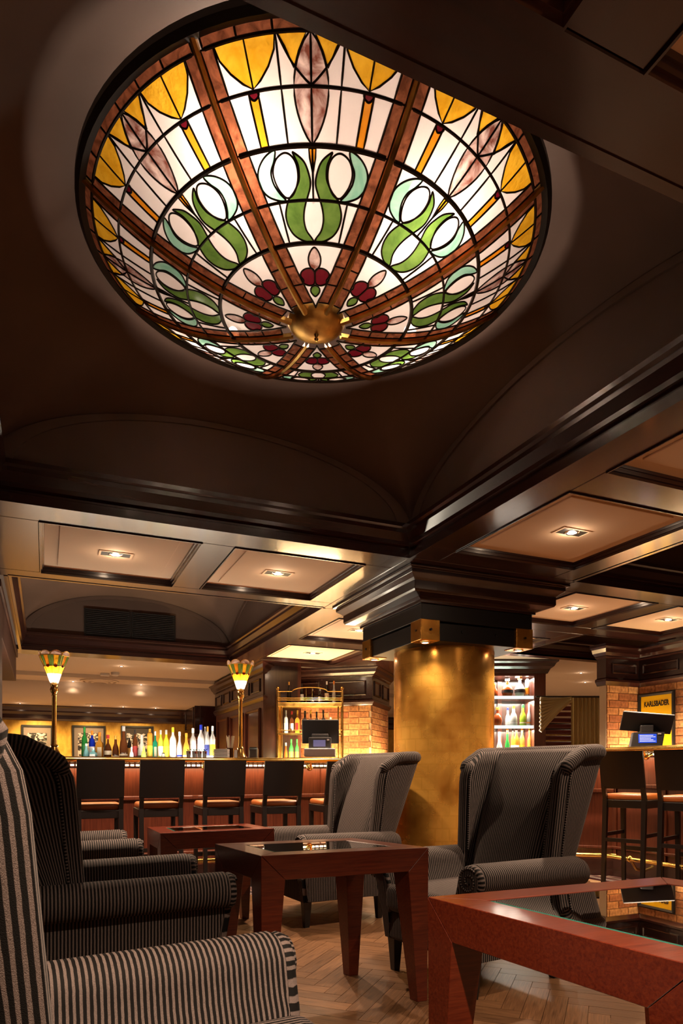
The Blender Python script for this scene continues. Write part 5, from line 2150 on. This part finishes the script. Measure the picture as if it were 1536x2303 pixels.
for x0, x1, ty, txt, by in ((48, 119, 1630, 'framed black and white photo farthest left on the gold wall, behind lamp pole', 1722), (162, 237, 1631, 'framed black and white photo with pale mount behind the green bottle', 1722), (272, 345, 1632, 'framed dark photo on the gold wall behind the brown bottles', 1722)):
    a, b_ = xw(x0), xw(x1)
    d_ = a * SN + Yw * CS
    z1 = Zy(ty, d_)
    z0 = z1 - .78
    pf = thing('framed_photo', txt, 'picture', ((a + b_) / 2, Yw - .002, z0), group='framed photographs on the gold wall')
    h_ = (b_ - a) / 2
    MB().sweep([(-h_, 0), (h_, 0), (h_, z1 - z0), (-h_, z1 - z0)], [(0, 0), (0, .03), (.035, .03), (.035, 0)], True).build('frame', M['mat_black'], pf)
    for v in [c for c in pf.children if c.name.startswith('frame')][0].data.vertices:
        p_, q_, r_ = v.co
        v.co = (p_, -r_, q_)
    box('mount', mat('grey_mount', (.20, .16, .14), .8) if x0 < 270 else mat('dark_mount', (.03, .022, .02), .8), -h_ + .03, h_ - .03, -.015, -.005, .03, z1 - z0 - .03, pf)
    box('print', M['photo'], -h_ + .10, h_ - .10, -.018, -.014, .12, z1 - z0 - .14, pf)
    light('SPOT', ((0, -.55, z1 - z0 + .32)), 90, (1, .66, .28), pf, .05, 95, .9, rot=(math.radians(28), 0, 0))  # unseen spot without a fixture, added to wash the gold wall
for px, py, txt, nm, r0 in ((259, 1521, 'round white smoke detector on the pale hall ceiling', 'smoke_detector', .05),):
    x, y = bpz(px, py, 2.50)
    sm = thing(nm, txt, 'smoke detector', (x, min(y, 11.2), 2.56))
    MB().lathe([(0, -.055), (.04, -.055), (.06, -.04), (.065, -.01), (.06, 0), (0, 0)], 24).build('detector_head', M['plaster'], sm, smooth=40)
dv = thing('round_air_diffuser', 'round ringed air diffuser on the pale hall ceiling', 'vent', (xw(224, 11.7), 11.7, 2.499))
for k in range(3):
    r0 = .30 - k * .08
    MB().lathe([(r0, 0), (r0, -.012 - .006 * k), (r0 - .04, -.02 - .006 * k), (r0 - .045, -.010), (r0 - .03, 0)], 40).build('ring', M['cream_white'], dv, smooth=40)
ex = thing('ceiling_sensor', 'small white box sensor on the hall ceiling behind the diffuser', 'sensor', (xw(236, 11.2), 11.2, 2.56))
box('sensor_case', M['plaster'], -.07, .07, -.04, .04, -.04, 0, ex, bevel=.01)
sp_ = thing('ceiling_speaker', 'flat round white speaker on the coved hall ceiling', 'speaker', (xw(211, 12.6), 12.6, 2.20))
o = MB().lathe([(0, -.012), (.13, -.012), (.14, 0), (0, 0)], 32).build('speaker_disc', M['plaster'], sp_, smooth=40)
# tape at the foot of the left brick pier; the right pier's uplights are added
p = cb_ - ub * .35 - vb * .12
light('AREA', (p.x, p.y, 1.17), 20, (1, .64, .28), pier, 1.3, rot=(math.radians(180), 0, -T42), sy=.08)
p = cb_ + vb * .3 + ub * .12
light('AREA', (p.x, p.y, 1.17), 12, (1, .64, .28), pier, .08, rot=(math.radians(180), 0, -T42), sy=.8)
light('AREA', (XR - .12, 5.3, 1.22), 9, (1, .70, .38), rp, .08, rot=(math.radians(180), 0, 0), sy=1.3)  # unseen uplights, this and the next, added to brighten the bricks
light('AREA', (6.2, YR - .1, 1.22), 4, (1, .70, .38), rp, .5, rot=(math.radians(180), 0, 0), sy=.08)
